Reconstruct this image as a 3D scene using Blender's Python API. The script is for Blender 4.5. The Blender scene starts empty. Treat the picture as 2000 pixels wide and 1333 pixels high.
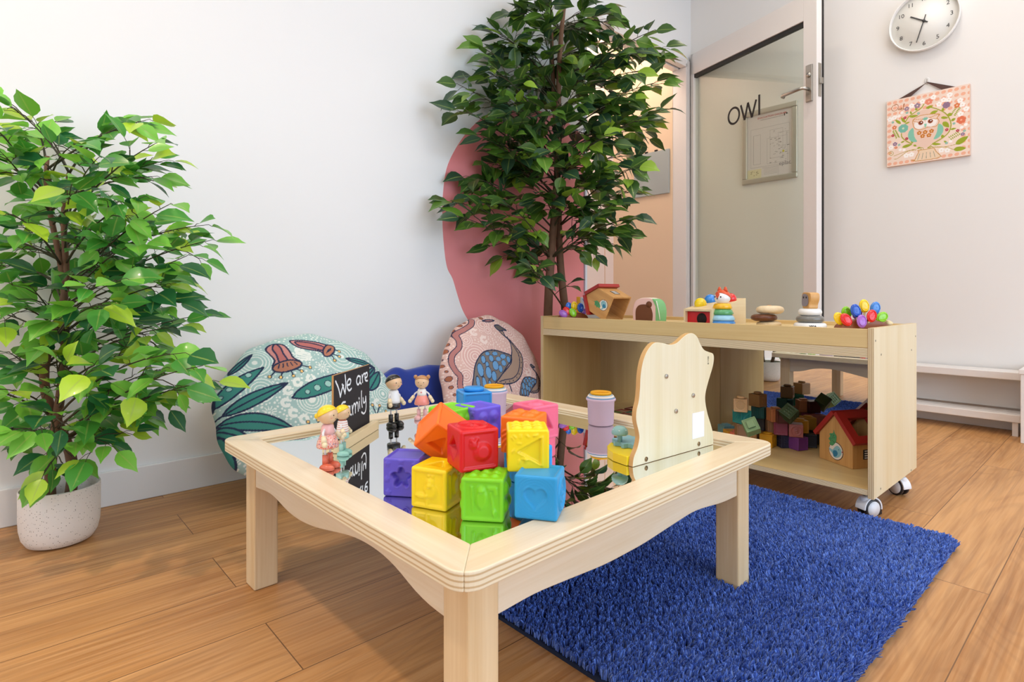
import bpy, bmesh, math, random
import numpy as np
from mathutils import Vector, Matrix, Euler

# ------------------------------------------------------------------ camera, world, lights, exposure
S = bpy.context.scene
COL = S.collection
H = 0.62                      # camera height (m)
F, Y0 = 1111.0, 578.0         # focal length in pixels of the 2000 px frame, horizon row
CA = math.radians(47.96)      # view direction measured from +X (left wall runs along X, clock wall along Y)
FX, FY, RX, RY = math.cos(CA), math.sin(CA), math.sin(CA), -math.cos(CA)
cam = bpy.data.cameras.new('camera'); cam_o = bpy.data.objects.new('camera', cam); COL.objects.link(cam_o)
cam.sensor_width = 36.0; cam.lens = 36.0*F/2000; cam.shift_y = -(666.5-Y0)/2000
cam.clip_start = 0.02; cam.clip_end = 60
cam_o.location = (0, 0, H); cam_o.rotation_euler = (math.pi/2, 0, CA-math.pi/2)
S.camera = cam_o
S.view_settings.view_transform = 'Standard'; S.view_settings.look = 'None'
S.view_settings.gamma = 1; S.view_settings.use_curve_mapping = False
S.view_settings.exposure = -0.36

XC, YW = 5.6*H, 3.3*H         # clock wall plane, left wall plane
XB, YR, ZC = -2.3, -2.3, 2.75 # wall behind, wall on the right, ceiling
CORR = 4.25*H                 # far side of the passage behind the doorway

W = bpy.data.worlds.new('daylight'); S.world = W; W.use_nodes = True
W.node_tree.nodes['Background'].inputs[0].default_value = (0.75, 0.86, 1.0, 1)
W.node_tree.nodes['Background'].inputs[1].default_value = 1.2

def area(name, loc, target, sx, sy, power, color, spread=180, shape='RECTANGLE'):
    l = bpy.data.lights.new(name, 'AREA'); l.shape = shape; l.size = sx; l.size_y = sy
    l.energy = power; l.color = color; l.spread = math.radians(spread)
    o = bpy.data.objects.new(name, l); COL.objects.link(o); o.location = loc
    d = Vector(target)-Vector(loc); o.rotation_euler = d.to_track_quat('-Z', 'Y').to_euler()
    return o
# daylight through the window in the right wall and the glazed front behind the camera
area('window_daylight', (1.3, YR+0.05, 1.2), (1.3, 2, 1.0), 3.0, 2.2, 80, (0.62, 0.79, 1.0))
area('window_daylight_back', (XB+0.05, 0.4, 1.2), (3, 0.6, 1.0), 2.4, 2.2, 22, (0.84, 0.92, 1.0))
# ceiling downlights (the lamp bodies are built with the ceiling)
LAMPS = [(-0.65, 1.25), (0.2, -0.9), (1.5, -0.9), (1.6, 0.5), (2.8, 0.0), (2.7, 1.2), (-1.2, -0.4)]
for i, (x, y) in enumerate(LAMPS):
    area('downlight', (x, y, ZC-0.02), (x, y, 0), 0.12, 0.12, 15.0 if i == 0 else 2.2, (1.0, 0.80, 0.60) if i == 0 else (1.0, 0.88, 0.74), 120, 'DISK')
FILL_PANELS = [(-0.3, -0.3), (1.6, -0.3), (0.7, 0.9), (2.9, 0.6)]  # fill panels added to spread soft even light over walls and floor
for x, y in FILL_PANELS:
    area('fill_panel_light', (x, y, ZC-0.03), (x, y, 0), 1.15, 0.28, 3.0, (0.90, 0.95, 1.0), 180)
area('passage_downlight', (2.9, CORR-0.27, 2.65), (2.9, CORR-0.27, 0), 0.5, 0.4, 13, (1.0, 0.84, 0.7), 180, 'DISK')

# ------------------------------------------------------------------ measuring helpers
def ray(px, py):
    l = (px-1000)/F
    return Vector((FX+l*RX, FY+l*RY, -(py-Y0)/F))
def atd(px, py, d): return Vector((0, 0, H))+ray(px, py)*d
def onz(px, py, z): r = ray(px, py); return atd(px, py, (z-H)/r.z)
def onx(px, py, X): return atd(px, py, X/ray(px, py).x)
def ony(px, py, Y): return atd(px, py, Y/ray(px, py).y)
def onplane(px, py, p, n):
    r = ray(px, py); t = (Vector(p)-Vector((0, 0, H))).dot(n)/r.dot(n)
    return atd(px, py, t)

def hexc(s):
    s = s.lstrip('#'); v = [int(s[i:i+2], 16)/255 for i in (0, 2, 4)]
    return tuple(c/12.92 if c <= 0.04045 else ((c+0.055)/1.055)**2.4 for c in v)+(1.0,)

# ------------------------------------------------------------------ materials
MATS = {}
def new_mat(name):
    m = bpy.data.materials.new(name); m.use_nodes = True; nt = m.node_tree
    return m, nt, nt.nodes, nt.links, nt.nodes['Principled BSDF']
def M(name, col='#ffffff', rough=0.5, metal=0.0, spec=0.5, coat=0.0, var=0.0, bump=0.0, bscale=60.0, sheen=0.0, sss=0.0, vscale=8.0):
    if name in MATS: return MATS[name]
    m, nt, N, L, b = new_mat(name)
    c = hexc(col) if isinstance(col, str) else col
    b.inputs['Base Color'].default_value = c; b.inputs['Roughness'].default_value = rough
    b.inputs['Metallic'].default_value = metal; b.inputs['Specular IOR Level'].default_value = spec
    b.inputs['Coat Weight'].default_value = coat
    if sheen: b.inputs['Sheen Weight'].default_value = sheen
    if sss:
        b.inputs['Subsurface Weight'].default_value = sss; b.inputs['Subsurface Scale'].default_value = 0.01
    if var or bump:
        tc = N.new('ShaderNodeTexCoord')
    if var:
        n = N.new('ShaderNodeTexNoise'); n.inputs['Scale'].default_value = vscale; n.inputs['Detail'].default_value = 4
        L.new(tc.outputs['Object'], n.inputs['Vector'])
        mx = N.new('ShaderNodeMix'); mx.data_type = 'RGBA'
        mx.inputs[6].default_value = tuple(x*(1-var) for x in c[:3])+(1,); mx.inputs[7].default_value = tuple(min(1, x*(1+var)) for x in c[:3])+(1,)
        L.new(n.outputs['Fac'], mx.inputs[0]); L.new(mx.outputs[2], b.inputs['Base Color'])
    if bump:
        n2 = N.new('ShaderNodeTexNoise'); n2.inputs['Scale'].default_value = bscale; n2.inputs['Detail'].default_value = 3
        L.new(tc.outputs['Object'], n2.inputs['Vector'])
        bp = N.new('ShaderNodeBump'); bp.inputs['Strength'].default_value = bump; bp.inputs['Distance'].default_value = 0.002
        L.new(n2.outputs['Fac'], bp.inputs['Height']); L.new(bp.outputs['Normal'], b.inputs['Normal'])
    MATS[name] = m; return m

def vcol_mat(name, rough=0.5, spec=0.5, bump=0.0, bscale=400):
    if name in MATS: return MATS[name]
    m, nt, N, L, b = new_mat(name)
    a = N.new('ShaderNodeAttribute'); a.attribute_name = 'Col'; L.new(a.outputs['Color'], b.inputs['Base Color'])
    b.inputs['Roughness'].default_value = rough; b.inputs['Specular IOR Level'].default_value = spec
    if bump:
        tc = N.new('ShaderNodeTexCoord'); n2 = N.new('ShaderNodeTexNoise'); n2.inputs['Scale'].default_value = bscale
        L.new(tc.outputs['Object'], n2.inputs['Vector']); bp = N.new('ShaderNodeBump'); bp.inputs['Strength'].default_value = bump
        bp.inputs['Distance'].default_value = 0.001
        L.new(n2.outputs['Fac'], bp.inputs['Height']); L.new(bp.outputs['Normal'], b.inputs['Normal'])
    MATS[name] = m; return m

def wood(name, c1, c2, axis='X', fine=1.0, rough=0.45, k=1.0, coat=0.0):
    """procedural pale timber; the grain runs along the given local axis"""
    if name in MATS: return MATS[name]
    m, nt, N, L, b = new_mat(name)
    tc = N.new('ShaderNodeTexCoord'); mp = N.new('ShaderNodeMapping')
    sc = {'X': (1.6, 22, 22), 'Y': (22, 1.6, 22), 'Z': (22, 22, 1.6)}[axis]
    mp.inputs['Scale'].default_value = tuple(s*k for s in sc)
    L.new(tc.outputs['Object'], mp.inputs['Vector'])
    n = N.new('ShaderNodeTexNoise'); n.inputs['Scale'].default_value = 1.0; n.inputs['Detail'].default_value = 5; n.inputs['Distortion'].default_value = 0.7
    L.new(mp.outputs[0], n.inputs['Vector'])
    mp2 = N.new('ShaderNodeMapping'); sf = {'X': (6, 240, 240), 'Y': (240, 6, 240), 'Z': (240, 240, 6)}[axis]
    mp2.inputs['Scale'].default_value = tuple(s*k*fine for s in sf); L.new(tc.outputs['Object'], mp2.inputs['Vector'])
    n2 = N.new('ShaderNodeTexNoise'); n2.inputs['Scale'].default_value = 1.0; n2.inputs['Detail'].default_value = 2
    L.new(mp2.outputs[0], n2.inputs['Vector'])
    ad = N.new('ShaderNodeMath'); ad.operation = 'MULTIPLY_ADD'; ad.inputs[1].default_value = 0.35; L.new(n2.outputs['Fac'], ad.inputs[0]); L.new(n.outputs['Fac'], ad.inputs[2])
    r = N.new('ShaderNodeMapRange'); r.inputs['From Min'].default_value = 0.45; r.inputs['From Max'].default_value = 0.95; L.new(ad.outputs[0], r.inputs['Value'])
    mx = N.new('ShaderNodeMix'); mx.data_type = 'RGBA'; mx.inputs[6].default_value = hexc(c1); mx.inputs[7].default_value = hexc(c2)
    L.new(r.outputs[0], mx.inputs[0]); L.new(mx.outputs[2], b.inputs['Base Color'])
    b.inputs['Roughness'].default_value = rough; b.inputs['Coat Weight'].default_value = coat; b.inputs['Coat Roughness'].default_value = 0.25
    MATS[name] = m; return m

def ply_edge(name, axis='Z', n=110.0, c1='#efe2c6', c2='#b48f60'):
    """layered plywood edge; veneer layers stack along the local axis"""
    if name in MATS: return MATS[name]
    m, nt, N, L, b = new_mat(name)
    tc = N.new('ShaderNodeTexCoord'); sp = N.new('ShaderNodeSeparateXYZ'); L.new(tc.outputs['Object'], sp.inputs[0])
    mu = N.new('ShaderNodeMath'); mu.operation = 'MULTIPLY'; mu.inputs[1].default_value = 2*math.pi*n; L.new(sp.outputs[axis], mu.inputs[0])
    ns = N.new('ShaderNodeTexNoise'); ns.inputs['Scale'].default_value = 14; L.new(tc.outputs['Object'], ns.inputs['Vector'])
    ma = N.new('ShaderNodeMath'); ma.operation = 'MULTIPLY_ADD'; ma.inputs[1].default_value = 1.6; L.new(ns.outputs['Fac'], ma.inputs[0]); L.new(mu.outputs[0], ma.inputs[2])
    si = N.new('ShaderNodeMath'); si.operation = 'SINE'; L.new(ma.outputs[0], si.inputs[0])
    r = N.new('ShaderNodeMapRange'); r.inputs['From Min'].default_value = 0.0; r.inputs['From Max'].default_value = 0.9; L.new(si.outputs[0], r.inputs['Value'])
    mx = N.new('ShaderNodeMix'); mx.data_type = 'RGBA'; mx.inputs[6].default_value = hexc(c1); mx.inputs[7].default_value = hexc(c2)
    L.new(r.outputs[0], mx.inputs[0]); L.new(mx.outputs[2], b.inputs['Base Color']); b.inputs['Roughness'].default_value = 0.6
    MATS[name] = m; return m

def mirror_mat():
    m, nt, N, L, b = new_mat('mirror_silver'); b.inputs['Metallic'].default_value = 1; b.inputs['Roughness'].default_value = 0.012
    b.inputs['Base Color'].default_value = (0.86, 0.88, 0.87, 1); return m
MIRROR = mirror_mat()
def glass_mat():
    m = bpy.data.materials.new('clear_glass'); m.use_nodes = True; nt = m.node_tree; N, L = nt.nodes, nt.links
    N.remove(N['Principled BSDF']); out = N['Material Output']
    t = N.new('ShaderNodeBsdfTransparent'); t.inputs[0].default_value = (0.93, 0.945, 0.90, 1)
    g = N.new('ShaderNodeBsdfGlossy'); g.inputs['Roughness'].default_value = 0.01
    lw = N.new('ShaderNodeLayerWeight'); lw.inputs['Blend'].default_value = 0.5
    pw = N.new('ShaderNodeMath'); pw.operation = 'POWER'; pw.inputs[1].default_value = 4.0; L.new(lw.outputs['Facing'], pw.inputs[0])
    fr = N.new('ShaderNodeMath'); fr.operation = 'MULTIPLY_ADD'; fr.inputs[1].default_value = 0.7; fr.inputs[2].default_value = 0.045; L.new(pw.outputs[0], fr.inputs[0])
    mx = N.new('ShaderNodeMixShader'); L.new(fr.outputs[0], mx.inputs[0]); L.new(t.outputs[0], mx.inputs[1]); L.new(g.outputs[0], mx.inputs[2])
    L.new(mx.outputs[0], out.inputs['Surface']); return m
GLASS = glass_mat()

# ------------------------------------------------------------------ object helpers
def tag(o, label=None, cat=None, group=None, kind=None):
    if label: o['label'] = label
    if cat: o['category'] = cat
    if group: o['group'] = group
    if kind: o['kind'] = kind
    return o
def thing(name, label, cat, loc=(0, 0, 0), rotz=0.0, group=None, rot=None):
    o = bpy.data.objects.new(name, None); COL.objects.link(o); o.location = loc; o.empty_display_size = 0.05
    o.rotation_euler = rot if rot is not None else (0, 0, rotz)
    return tag(o, label, cat, group)

class MB:
    def __init__(s): s.v = []; s.f = []; s.m = []; s.sm = []
    def add(s, vs, fs, mi=0, smooth=False):
        o = len(s.v); s.v += [tuple(v) for v in vs]
        for f in fs: s.f.append(tuple(i+o for i in f)); s.m.append(mi); s.sm.append(smooth)
        return s
    def box(s, c, size, mi=0, rot=None, mis=None):
        x, y, z = [q/2 for q in size]
        vs = [Vector((a*x, b*y, d*z)) for d in (-1, 1) for b in (-1, 1) for a in (-1, 1)]
        if rot is not None: vs = [rot @ v for v in vs]
        vs = [v+Vector(c) for v in vs]
        fs = [(0, 2, 3, 1), (4, 5, 7, 6), (0, 1, 5, 4), (2, 6, 7, 3), (0, 4, 6, 2), (1, 3, 7, 5)]  # -z +z -y +y -x +x
        if mis is None: return s.add(vs, fs, mi)
        for f, q in zip(fs, mis): s.add(vs, [f], q)
        return s
    def bx(s, x0, x1, y0, y1, z0, z1, mi=0, mis=None):
        return s.box(((x0+x1)/2, (y0+y1)/2, (z0+z1)/2), (x1-x0, y1-y0, z1-z0), mi, None, mis)
    def lathe(s, prof, seg=32, c=(0, 0, 0), mi=0, rot=None, smooth=True, sx=1, sy=1, cap=True):
        vs = []; fs = []
        for r, z in prof:
            for k in range(seg):
                a = 2*math.pi*k/seg; v = Vector((r*math.cos(a)*sx, r*math.sin(a)*sy, z))
                if rot is not None: v = rot @ v
                vs.append(v+Vector(c))
        for i in range(len(prof)-1):
            for k in range(seg):
                k2 = (k+1) % seg; fs.append((i*seg+k, i*seg+k2, (i+1)*seg+k2, (i+1)*seg+k))
        if cap:
            if prof[0][0] > 1e-6: fs.append(tuple(range(seg))[::-1])
            if prof[-1][0] > 1e-6: fs.append(tuple((len(prof)-1)*seg+k for k in range(seg)))
        return s.add(vs, fs, mi, smooth)
    def cyl(s, p0, p1, r0, r1=None, seg=20, mi=0, smooth=True):
        p0, p1 = Vector(p0), Vector(p1); r1 = r0 if r1 is None else r1
        q = (p1-p0).to_track_quat('Z', 'Y').to_matrix()
        return s.lathe([(r0, 0), (r1, (p1-p0).length)], seg, p0, mi, q, smooth)
    def tube(s, pts, r, seg=8, mi=0, smooth=True, taper=None):
        pts = [Vector(p) for p in pts]; vs = []; fs = []; n = len(pts); prev = None
        for i, p in enumerate(pts):
            t = (pts[min(i+1, n-1)]-pts[max(i-1, 0)])
            if t.length < 1e-9: t = Vector((0, 0, 1))
            t.normalize()
            a = prev if prev is not None else (Vector((1, 0, 0)) if abs(t.x) < 0.9 else Vector((0, 1, 0)))
            a = (a-t*a.dot(t)); a = a.normalized() if a.length > 1e-6 else t.orthogonal().normalized()
            b = t.cross(a); prev = a
            rr = r[i] if isinstance(r, (list, tuple)) else (r if taper is None else r*(1+(taper-1)*i/(n-1)))
            for k in range(seg):
                an = 2*math.pi*k/seg; vs.append(p+a*(rr*math.cos(an))+b*(rr*math.sin(an)))
        for i in range(n-1):
            for k in range(seg):
                k2 = (k+1) % seg; fs.append((i*seg+k, i*seg+k2, (i+1)*seg+k2, (i+1)*seg+k))
        fs.append(tuple(range(seg))[::-1]); fs.append(tuple((n-1)*seg+k for k in range(seg)))
        return s.add(vs, fs, mi, smooth)
    def ell(s, c, r, mi=0, rot=None, seg=24, rings=14, z0=-1.0, z1=1.0):
        r = (r, r, r) if not isinstance(r, (tuple, list)) else r
        R = rot if rot is not None else Matrix.Identity(3)
        a0, a1 = math.asin(max(-1, z0)), math.asin(min(1, z1)); vs = []; fs = []
        for i in range(rings+1):
            a = a0+(a1-a0)*i/rings
            for k in range(seg):
                b = 2*math.pi*k/seg
                vs.append(R @ Vector((r[0]*math.cos(a)*math.cos(b), r[1]*math.cos(a)*math.sin(b), r[2]*math.sin(a)))+Vector(c))
        for i in range(rings):
            for k in range(seg):
                k2 = (k+1) % seg; fs.append((i*seg+k, i*seg+k2, (i+1)*seg+k2, (i+1)*seg+k))
        fs.append(tuple(range(seg))[::-1]); fs.append(tuple(rings*seg+k for k in range(seg)))
        return s.add(vs, fs, mi, True)
    def prism(s, poly, o, u, v, n, t, mi=0, mi_side=None, smooth=False):
        """2D outline in the (u, v) plane at origin o, thickness t along n"""
        o, u, v, n = Vector(o), Vector(u), Vector(v), Vector(n); k = len(poly)
        A = [o+u*a+v*b for a, b in poly]; B = [p+n*t for p in A]
        ms = mi if mi_side is None else mi_side
        ar = sum(poly[i][0]*poly[(i+1) % k][1]-poly[(i+1) % k][0]*poly[i][1] for i in range(k))
        flip = (ar > 0) == (u.cross(v).dot(n)*t > 0)
        top = tuple(range(k, 2*k)); bot = tuple(range(k))[::-1]
        if not flip: top, bot = top[::-1], bot[::-1]
        vs = A+B; s.add(vs, [top, bot], mi, False)
        base = len(s.v)-2*k
        for i in range(k):
            j = (i+1) % k; f = (i, j, k+j, k+i)
            if not flip: f = f[::-1]
            s.f.append(tuple(q+base for q in f)); s.m.append(ms); s.sm.append(smooth)
        return s
    def build(s, name, mats, parent=None, bevel=0.0, bseg=2, sub=0, loc=None, rot=None, col=None, weld=False):
        me = bpy.data.meshes.new(name); me.from_pydata(s.v, [], s.f)
        mats = mats if isinstance(mats, (list, tuple)) else [mats]
        for m in mats: me.materials.append(m)
        me.polygons.foreach_set('material_index', s.m); me.polygons.foreach_set('use_smooth', s.sm)
        if col is not None:
            a = me.color_attributes.new('Col', 'FLOAT_COLOR', 'POINT'); a.data.foreach_set('color', np.asarray(col, dtype=np.float32).ravel())
        me.update()
        if weld:
            b = bmesh.new(); b.from_mesh(me); bmesh.ops.remove_doubles(b, verts=b.verts, dist=1e-5); b.to_mesh(me); b.free()
        o = bpy.data.objects.new(name, me); COL.objects.link(o)
        if parent is not None: o.parent = parent
        if loc is not None: o.location = loc
        if rot is not None: o.rotation_euler = rot
        if bevel:
            md = o.modifiers.new('bevel', 'BEVEL'); md.width = bevel; md.segments = bseg; md.limit_method = 'ANGLE'; md.angle_limit = math.radians(40)
            md.use_clamp_overlap = True
        if sub:
            md = o.modifiers.new('sub', 'SUBSURF'); md.levels = sub; md.render_levels = sub
        return o

def np_mesh(name, V, Fq, mats, parent=None, smooth=True, col=None, mi=None, attr=None):
    """mesh straight from numpy arrays; Fq is an (n,4) or (n,3) index array"""
    me = bpy.data.meshes.new(name); V = np.asarray(V, dtype=np.float32); Fq = np.asarray(Fq, dtype=np.int32)
    k = Fq.shape[1]; me.vertices.add(len(V)); me.vertices.foreach_set('co', V.ravel())
    me.loops.add(Fq.size); me.loops.foreach_set('vertex_index', Fq.ravel())
    me.polygons.add(len(Fq)); me.polygons.foreach_set('loop_start', np.arange(0, Fq.size, k, dtype=np.int32))
    me.polygons.foreach_set('loop_total', np.full(len(Fq), k, dtype=np.int32))
    for m in (mats if isinstance(mats, (list, tuple)) else [mats]): me.materials.append(m)
    if mi is not None: me.polygons.foreach_set('material_index', np.asarray(mi, dtype=np.int32))
    me.polygons.foreach_set('use_smooth', np.full(len(Fq), smooth, dtype=bool))
    me.update(calc_edges=True)
    if col is not None:
        a = me.color_attributes.new('Col', 'FLOAT_COLOR', 'POINT'); c = np.ones((len(V), 4), dtype=np.float32); c[:, :3] = np.asarray(col)[:, :3]
        a.data.foreach_set('color', c.ravel())
    if attr:
        for kx, val in attr.items():
            a = me.attributes.new(kx, 'FLOAT', 'POINT'); a.data.foreach_set('value', np.asarray(val, dtype=np.float32))
    me.validate()
    o = bpy.data.objects.new(name, me); COL.objects.link(o)
    if parent is not None: o.parent = parent
    return o

# ------------------------------------------------------------------ numpy painter: coloured patterns and relief on real surfaces
class Paint:
    def __init__(s, u, v, base):
        s.u = np.asarray(u, float); s.v = np.asarray(v, float); s.c = np.tile(np.array(hexc(base)[:3]), (len(s.u), 1))
    def sd_seg(s, pts, closed=False):
        d = np.full(len(s.u), 1e9); P = list(pts)+([pts[0]] if closed else [])
        for (ax, ay), (bx, by) in zip(P[:-1], P[1:]):
            dx, dy = bx-ax, by-ay; L2 = dx*dx+dy*dy+1e-12
            t = np.clip(((s.u-ax)*dx+(s.v-ay)*dy)/L2, 0, 1)
            d = np.minimum(d, np.hypot(s.u-ax-t*dx, s.v-ay-t*dy))
        return d
    def inside(s, pts):
        r = np.zeros(len(s.u), bool); n = len(pts)
        for i in range(n):
            x0, y0 = pts[i]; x1, y1 = pts[(i+1) % n]
            if y0 == y1: continue
            r ^= ((y0 > s.v) != (y1 > s.v)) & (s.u < (x1-x0)*(s.v-y0)/(y1-y0)+x0)
        return r
    def put(s, mask, c): s.c[mask] = hexc(c)[:3]
    def poly(s, pts, c, oc=None, ow=0.0):
        m = s.inside(pts); s.put(m, c)
        if oc: s.put(s.sd_seg(pts, True) < ow, oc)
    def stroke(s, pts, w, c): s.put(s.sd_seg(pts) < w, c)
    def disc(s, x, y, r, c, oc=None, ow=0.0, asp=1.0, rot=0.0):
        du, dv = s.u-x, s.v-y; ca, sa = math.cos(rot), math.sin(rot)
        d = np.hypot(du*ca+dv*sa, (-du*sa+dv*ca)/asp)
        if oc: s.put(d < r+ow, oc)
        s.put(d < r, c)
    def ring(s, x, y, r, w, c): s.put(np.abs(np.hypot(s.u-x, s.v-y)-r) < w, c)

def smooth_curve(pts, n=8, closed=False):
    """Catmull-Rom through 2D or 3D points"""
    P = [np.array(p, float) for p in pts]; N = len(P); out = []
    rng = range(N) if closed else range(N-1)
    for i in rng:
        p0 = P[(i-1) % N] if closed or i > 0 else P[0]; p1 = P[i]; p2 = P[(i+1) % N]
        p3 = P[(i+2) % N] if closed or i+2 < N else P[-1]
        for k in range(n):
            t = k/n; out.append(tuple(0.5*((2*p1)+(-p0+p2)*t+(2*p0-5*p1+4*p2-p3)*t*t+(-p0+3*p1-3*p2+p3)*t**3)))
    if not closed: out.append(tuple(P[-1]))
    return out

def leaf_outline(p0, p1, w, n=10, bend=0.0, blunt=0.0):
    p0, p1 = np.array(p0, float), np.array(p1, float); d = p1-p0; L = np.hypot(*d); t = d/L; q = np.array([-t[1], t[0]])
    a, b = [], []
    for i in range(n+1):
        s_ = i/n; ww = w*math.sin(math.pi*min(1, s_**0.8))**0.8*(1-blunt*0) ; c = p0+d*s_+q*bend*math.sin(math.pi*s_)
        a.append(tuple(c+q*ww)); b.append(tuple(c-q*ww))
    return a+b[::-1][1:-1]

def text_poly(txt, size, extrude=0.0005, bold=0.0, shear=0.0, align='CENTER'):
    cu = bpy.data.curves.new('lettering', 'FONT'); cu.body = txt; cu.size = size; cu.extrude = extrude; cu.offset = bold; cu.shear = shear
    cu.align_x = align; cu.align_y = 'CENTER'; cu.resolution_u = 3
    o = bpy.data.objects.new('lettering', cu); COL.objects.link(o)
    dg = bpy.context.evaluated_depsgraph_get(); me = bpy.data.meshes.new_from_object(o.evaluated_get(dg))
    vs = [v.co.copy() for v in me.vertices]; fs = [tuple(p.vertices) for p in me.polygons]
    bpy.data.objects.remove(o); bpy.data.curves.remove(cu); bpy.data.meshes.remove(me)
    return vs, fs
def add_text(mb, txt, size, o, u, v, n, mi=0, **kw):
    vs, fs = text_poly(txt, size, **kw); o, u, v, n = Vector(o), Vector(u), Vector(v), Vector(n)
    mb.add([o+u*p.x+v*p.y+n*p.z for p in vs], fs, mi)

def panel(name, w, h, nx, ny, fn, mat, parent=None, z=0.0, base='#ffffff'):
    """flat painted sheet: local x across, y up, facing +z (the object is turned by its parent)"""
    xs = np.linspace(-w/2, w/2, nx); ys = np.linspace(-h/2, h/2, ny); X, Y = np.meshgrid(xs, ys); X, Y = X.ravel(), Y.ravel()
    p = Paint(X, Y, base); fn(p)
    idx = np.arange(nx*ny).reshape(ny, nx); q = np.stack([idx[:-1, :-1], idx[:-1, 1:], idx[1:, 1:], idx[1:, :-1]], -1).reshape(-1, 4)
    return np_mesh(name, np.stack([X, Y, np.full_like(X, z)], 1), q, mat, parent, False, p.c)
def face_matrix(u, v, n, o):
    m = Matrix.Identity(4)
    for i in range(3): m[i][0] = u[i]; m[i][1] = v[i]; m[i][2] = n[i]; m[i][3] = o[i]
    return m

random.seed(7); RNG = np.random.default_rng(5)
# ================================================================== THE ROOM
M_WALL = M('wall_paint', '#eeeeed', 0.55, spec=0.35)
M_WALLW = M('wall_paint_warm_lit', '#ece8e3', 0.5, spec=0.35)  # same white wall, warm lamp light put into the paint colour
M_TRIM = M('trim_gloss', '#ecebea', 0.22, spec=0.5)
M_ALU = M('door_alu_white', '#e8e2dd', 0.25, spec=0.5)
M_PEACH = M('passage_peach', '#efd2b2', 0.5)
M_PINKW = M('passage_pink_white', '#efdcd3', 0.5)
M_CEIL = M('ceiling_paint', '#f1efec', 0.8)
M_STEEL = M('brushed_steel', '#b9b4ab', 0.32, metal=1.0)
M_BLACK = M('black_rubber', '#1d1916', 0.5)
M_WHITEP = M('white_plastic', '#eeeef0', 0.25)

def floor_mat():
    m, nt, N, L, b = new_mat('oak_planks')
    tc = N.new('ShaderNodeTexCoord')
    mp = N.new('ShaderNodeMapping'); mp.inputs['Location'].default_value = (0.35, -(0.923*H) % (0.29*H), 0); L.new(tc.outputs['Object'], mp.inputs['Vector'])
    br = N.new('ShaderNodeTexBrick'); br.offset = 0.37; br.offset_frequency = 2; br.squash = 1.0
    br.inputs['Color1'].default_value = (0, 0, 0, 1); br.inputs['Color2'].default_value = (1, 1, 1, 1); br.inputs['Mortar'].default_value = (0.5, 0.5, 0.5, 1)
    br.inputs['Scale'].default_value = 1.0; br.inputs['Mortar Size'].default_value = 0.0011; br.inputs['Mortar Smooth'].default_value = 0.2; br.inputs['Bias'].default_value = 0
    br.inputs['Brick Width'].default_value = 1.15; br.inputs['Row Height'].default_value = 0.29*H
    L.new(mp.outputs[0], br.inputs['Vector'])
    idv = N.new('ShaderNodeVectorMath'); idv.operation = 'MULTIPLY'; L.new(br.outputs['Color'], idv.inputs[0]); idv.inputs[1].default_value = (31.0, 17.0, 9.0)
    def grain(sx, sy, det, dist):
        a = N.new('ShaderNodeVectorMath'); a.operation = 'MULTIPLY'; L.new(tc.outputs['Object'], a.inputs[0]); a.inputs[1].default_value = (sx, sy, 1)
        c = N.new('ShaderNodeVectorMath'); c.operation = 'ADD'; L.new(a.outputs[0], c.inputs[0]); L.new(idv.outputs[0], c.inputs[1])
        n = N.new('ShaderNodeTexNoise'); n.inputs['Scale'].default_value = 1; n.inputs['Detail'].default_value = det; n.inputs['Distortion'].default_value = dist
        L.new(c.outputs[0], n.inputs['Vector']); return n.outputs['Fac']
    g1 = grain(1.1, 9.0, 4, 1.0); g2 = grain(5, 150, 3, 0.3); g3 = grain(0.9, 5.5, 2, 0.9)
    mu = N.new('ShaderNodeMath'); mu.operation = 'MULTIPLY'; mu.inputs[1].default_value = 95; L.new(g3, mu.inputs[0])
    si = N.new('ShaderNodeMath'); si.operation = 'SINE'; L.new(mu.outputs[0], si.inputs[0])
    pw = N.new('ShaderNodeMapRange'); pw.inputs['From Min'].default_value = 0.1; pw.inputs['From Max'].default_value = 1.0; L.new(si.outputs[0], pw.inputs['Value'])
    def mix(f, a, bb, k=1.0):
        x = N.new('ShaderNodeMix'); x.data_type = 'RGBA'
        if k != 1.0:
            q = N.new('ShaderNodeMath'); q.operation = 'MULTIPLY'; q.inputs[1].default_value = k; L.new(f, q.inputs[0]); f = q.outputs[0]
        L.new(f, x.inputs[0])
        for i, val in ((6, a), (7, bb)):
            if isinstance(val, str): x.inputs[i].default_value = hexc(val)
            else: L.new(val, x.inputs[i])
        return x.outputs[2]
    def gr(sock, lo_, hi_):
        q = N.new('ShaderNodeMapRange'); q.inputs['From Min'].default_value = lo_; q.inputs['From Max'].default_value = hi_; L.new(sock, q.inputs['Value']); return q.outputs[0]
    c = mix(br.outputs['Color'], '#bb8248', '#d8a267')
    c2 = mix(gr(g1, 0.40, 0.66), c, '#935c2c', 0.55)
    c3 = mix(gr(g2, 0.36, 0.66), c2, '#d9a873', 0.5)
    c3 = mix(gr(grain(1.6, 70, 4, 0.5), 0.50, 0.72), c3, '#7d4e2a', 0.42)
    c4 = mix(pw.outputs[0], c3, '#85582f', 0.16)
    c5 = mix(br.outputs['Fac'], c4, '#5a3a22', 0.8)
    L.new(c5, b.inputs['Base Color']); b.inputs['Roughness'].default_value = 0.42; b.inputs['Specular IOR Level'].default_value = 0.4
    bp = N.new('ShaderNodeBump'); bp.inputs['Strength'].default_value = 0.25; bp.inputs['Distance'].default_value = 0.001; bp.invert = True
    L.new(br.outputs['Fac'], bp.inputs['Height']); L.new(bp.outputs['Normal'], b.inputs['Normal'])
    return m
M_FLOOR = floor_mat()

def structure(name, mb, mats, **k):
    o = mb.build(name, mats, **k); o['kind'] = 'structure'; return o

structure('floor', MB().bx(XB-0.1, XC+1.2, YR-0.1, CORR+0.1, -0.1, 0), M_FLOOR)
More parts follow.
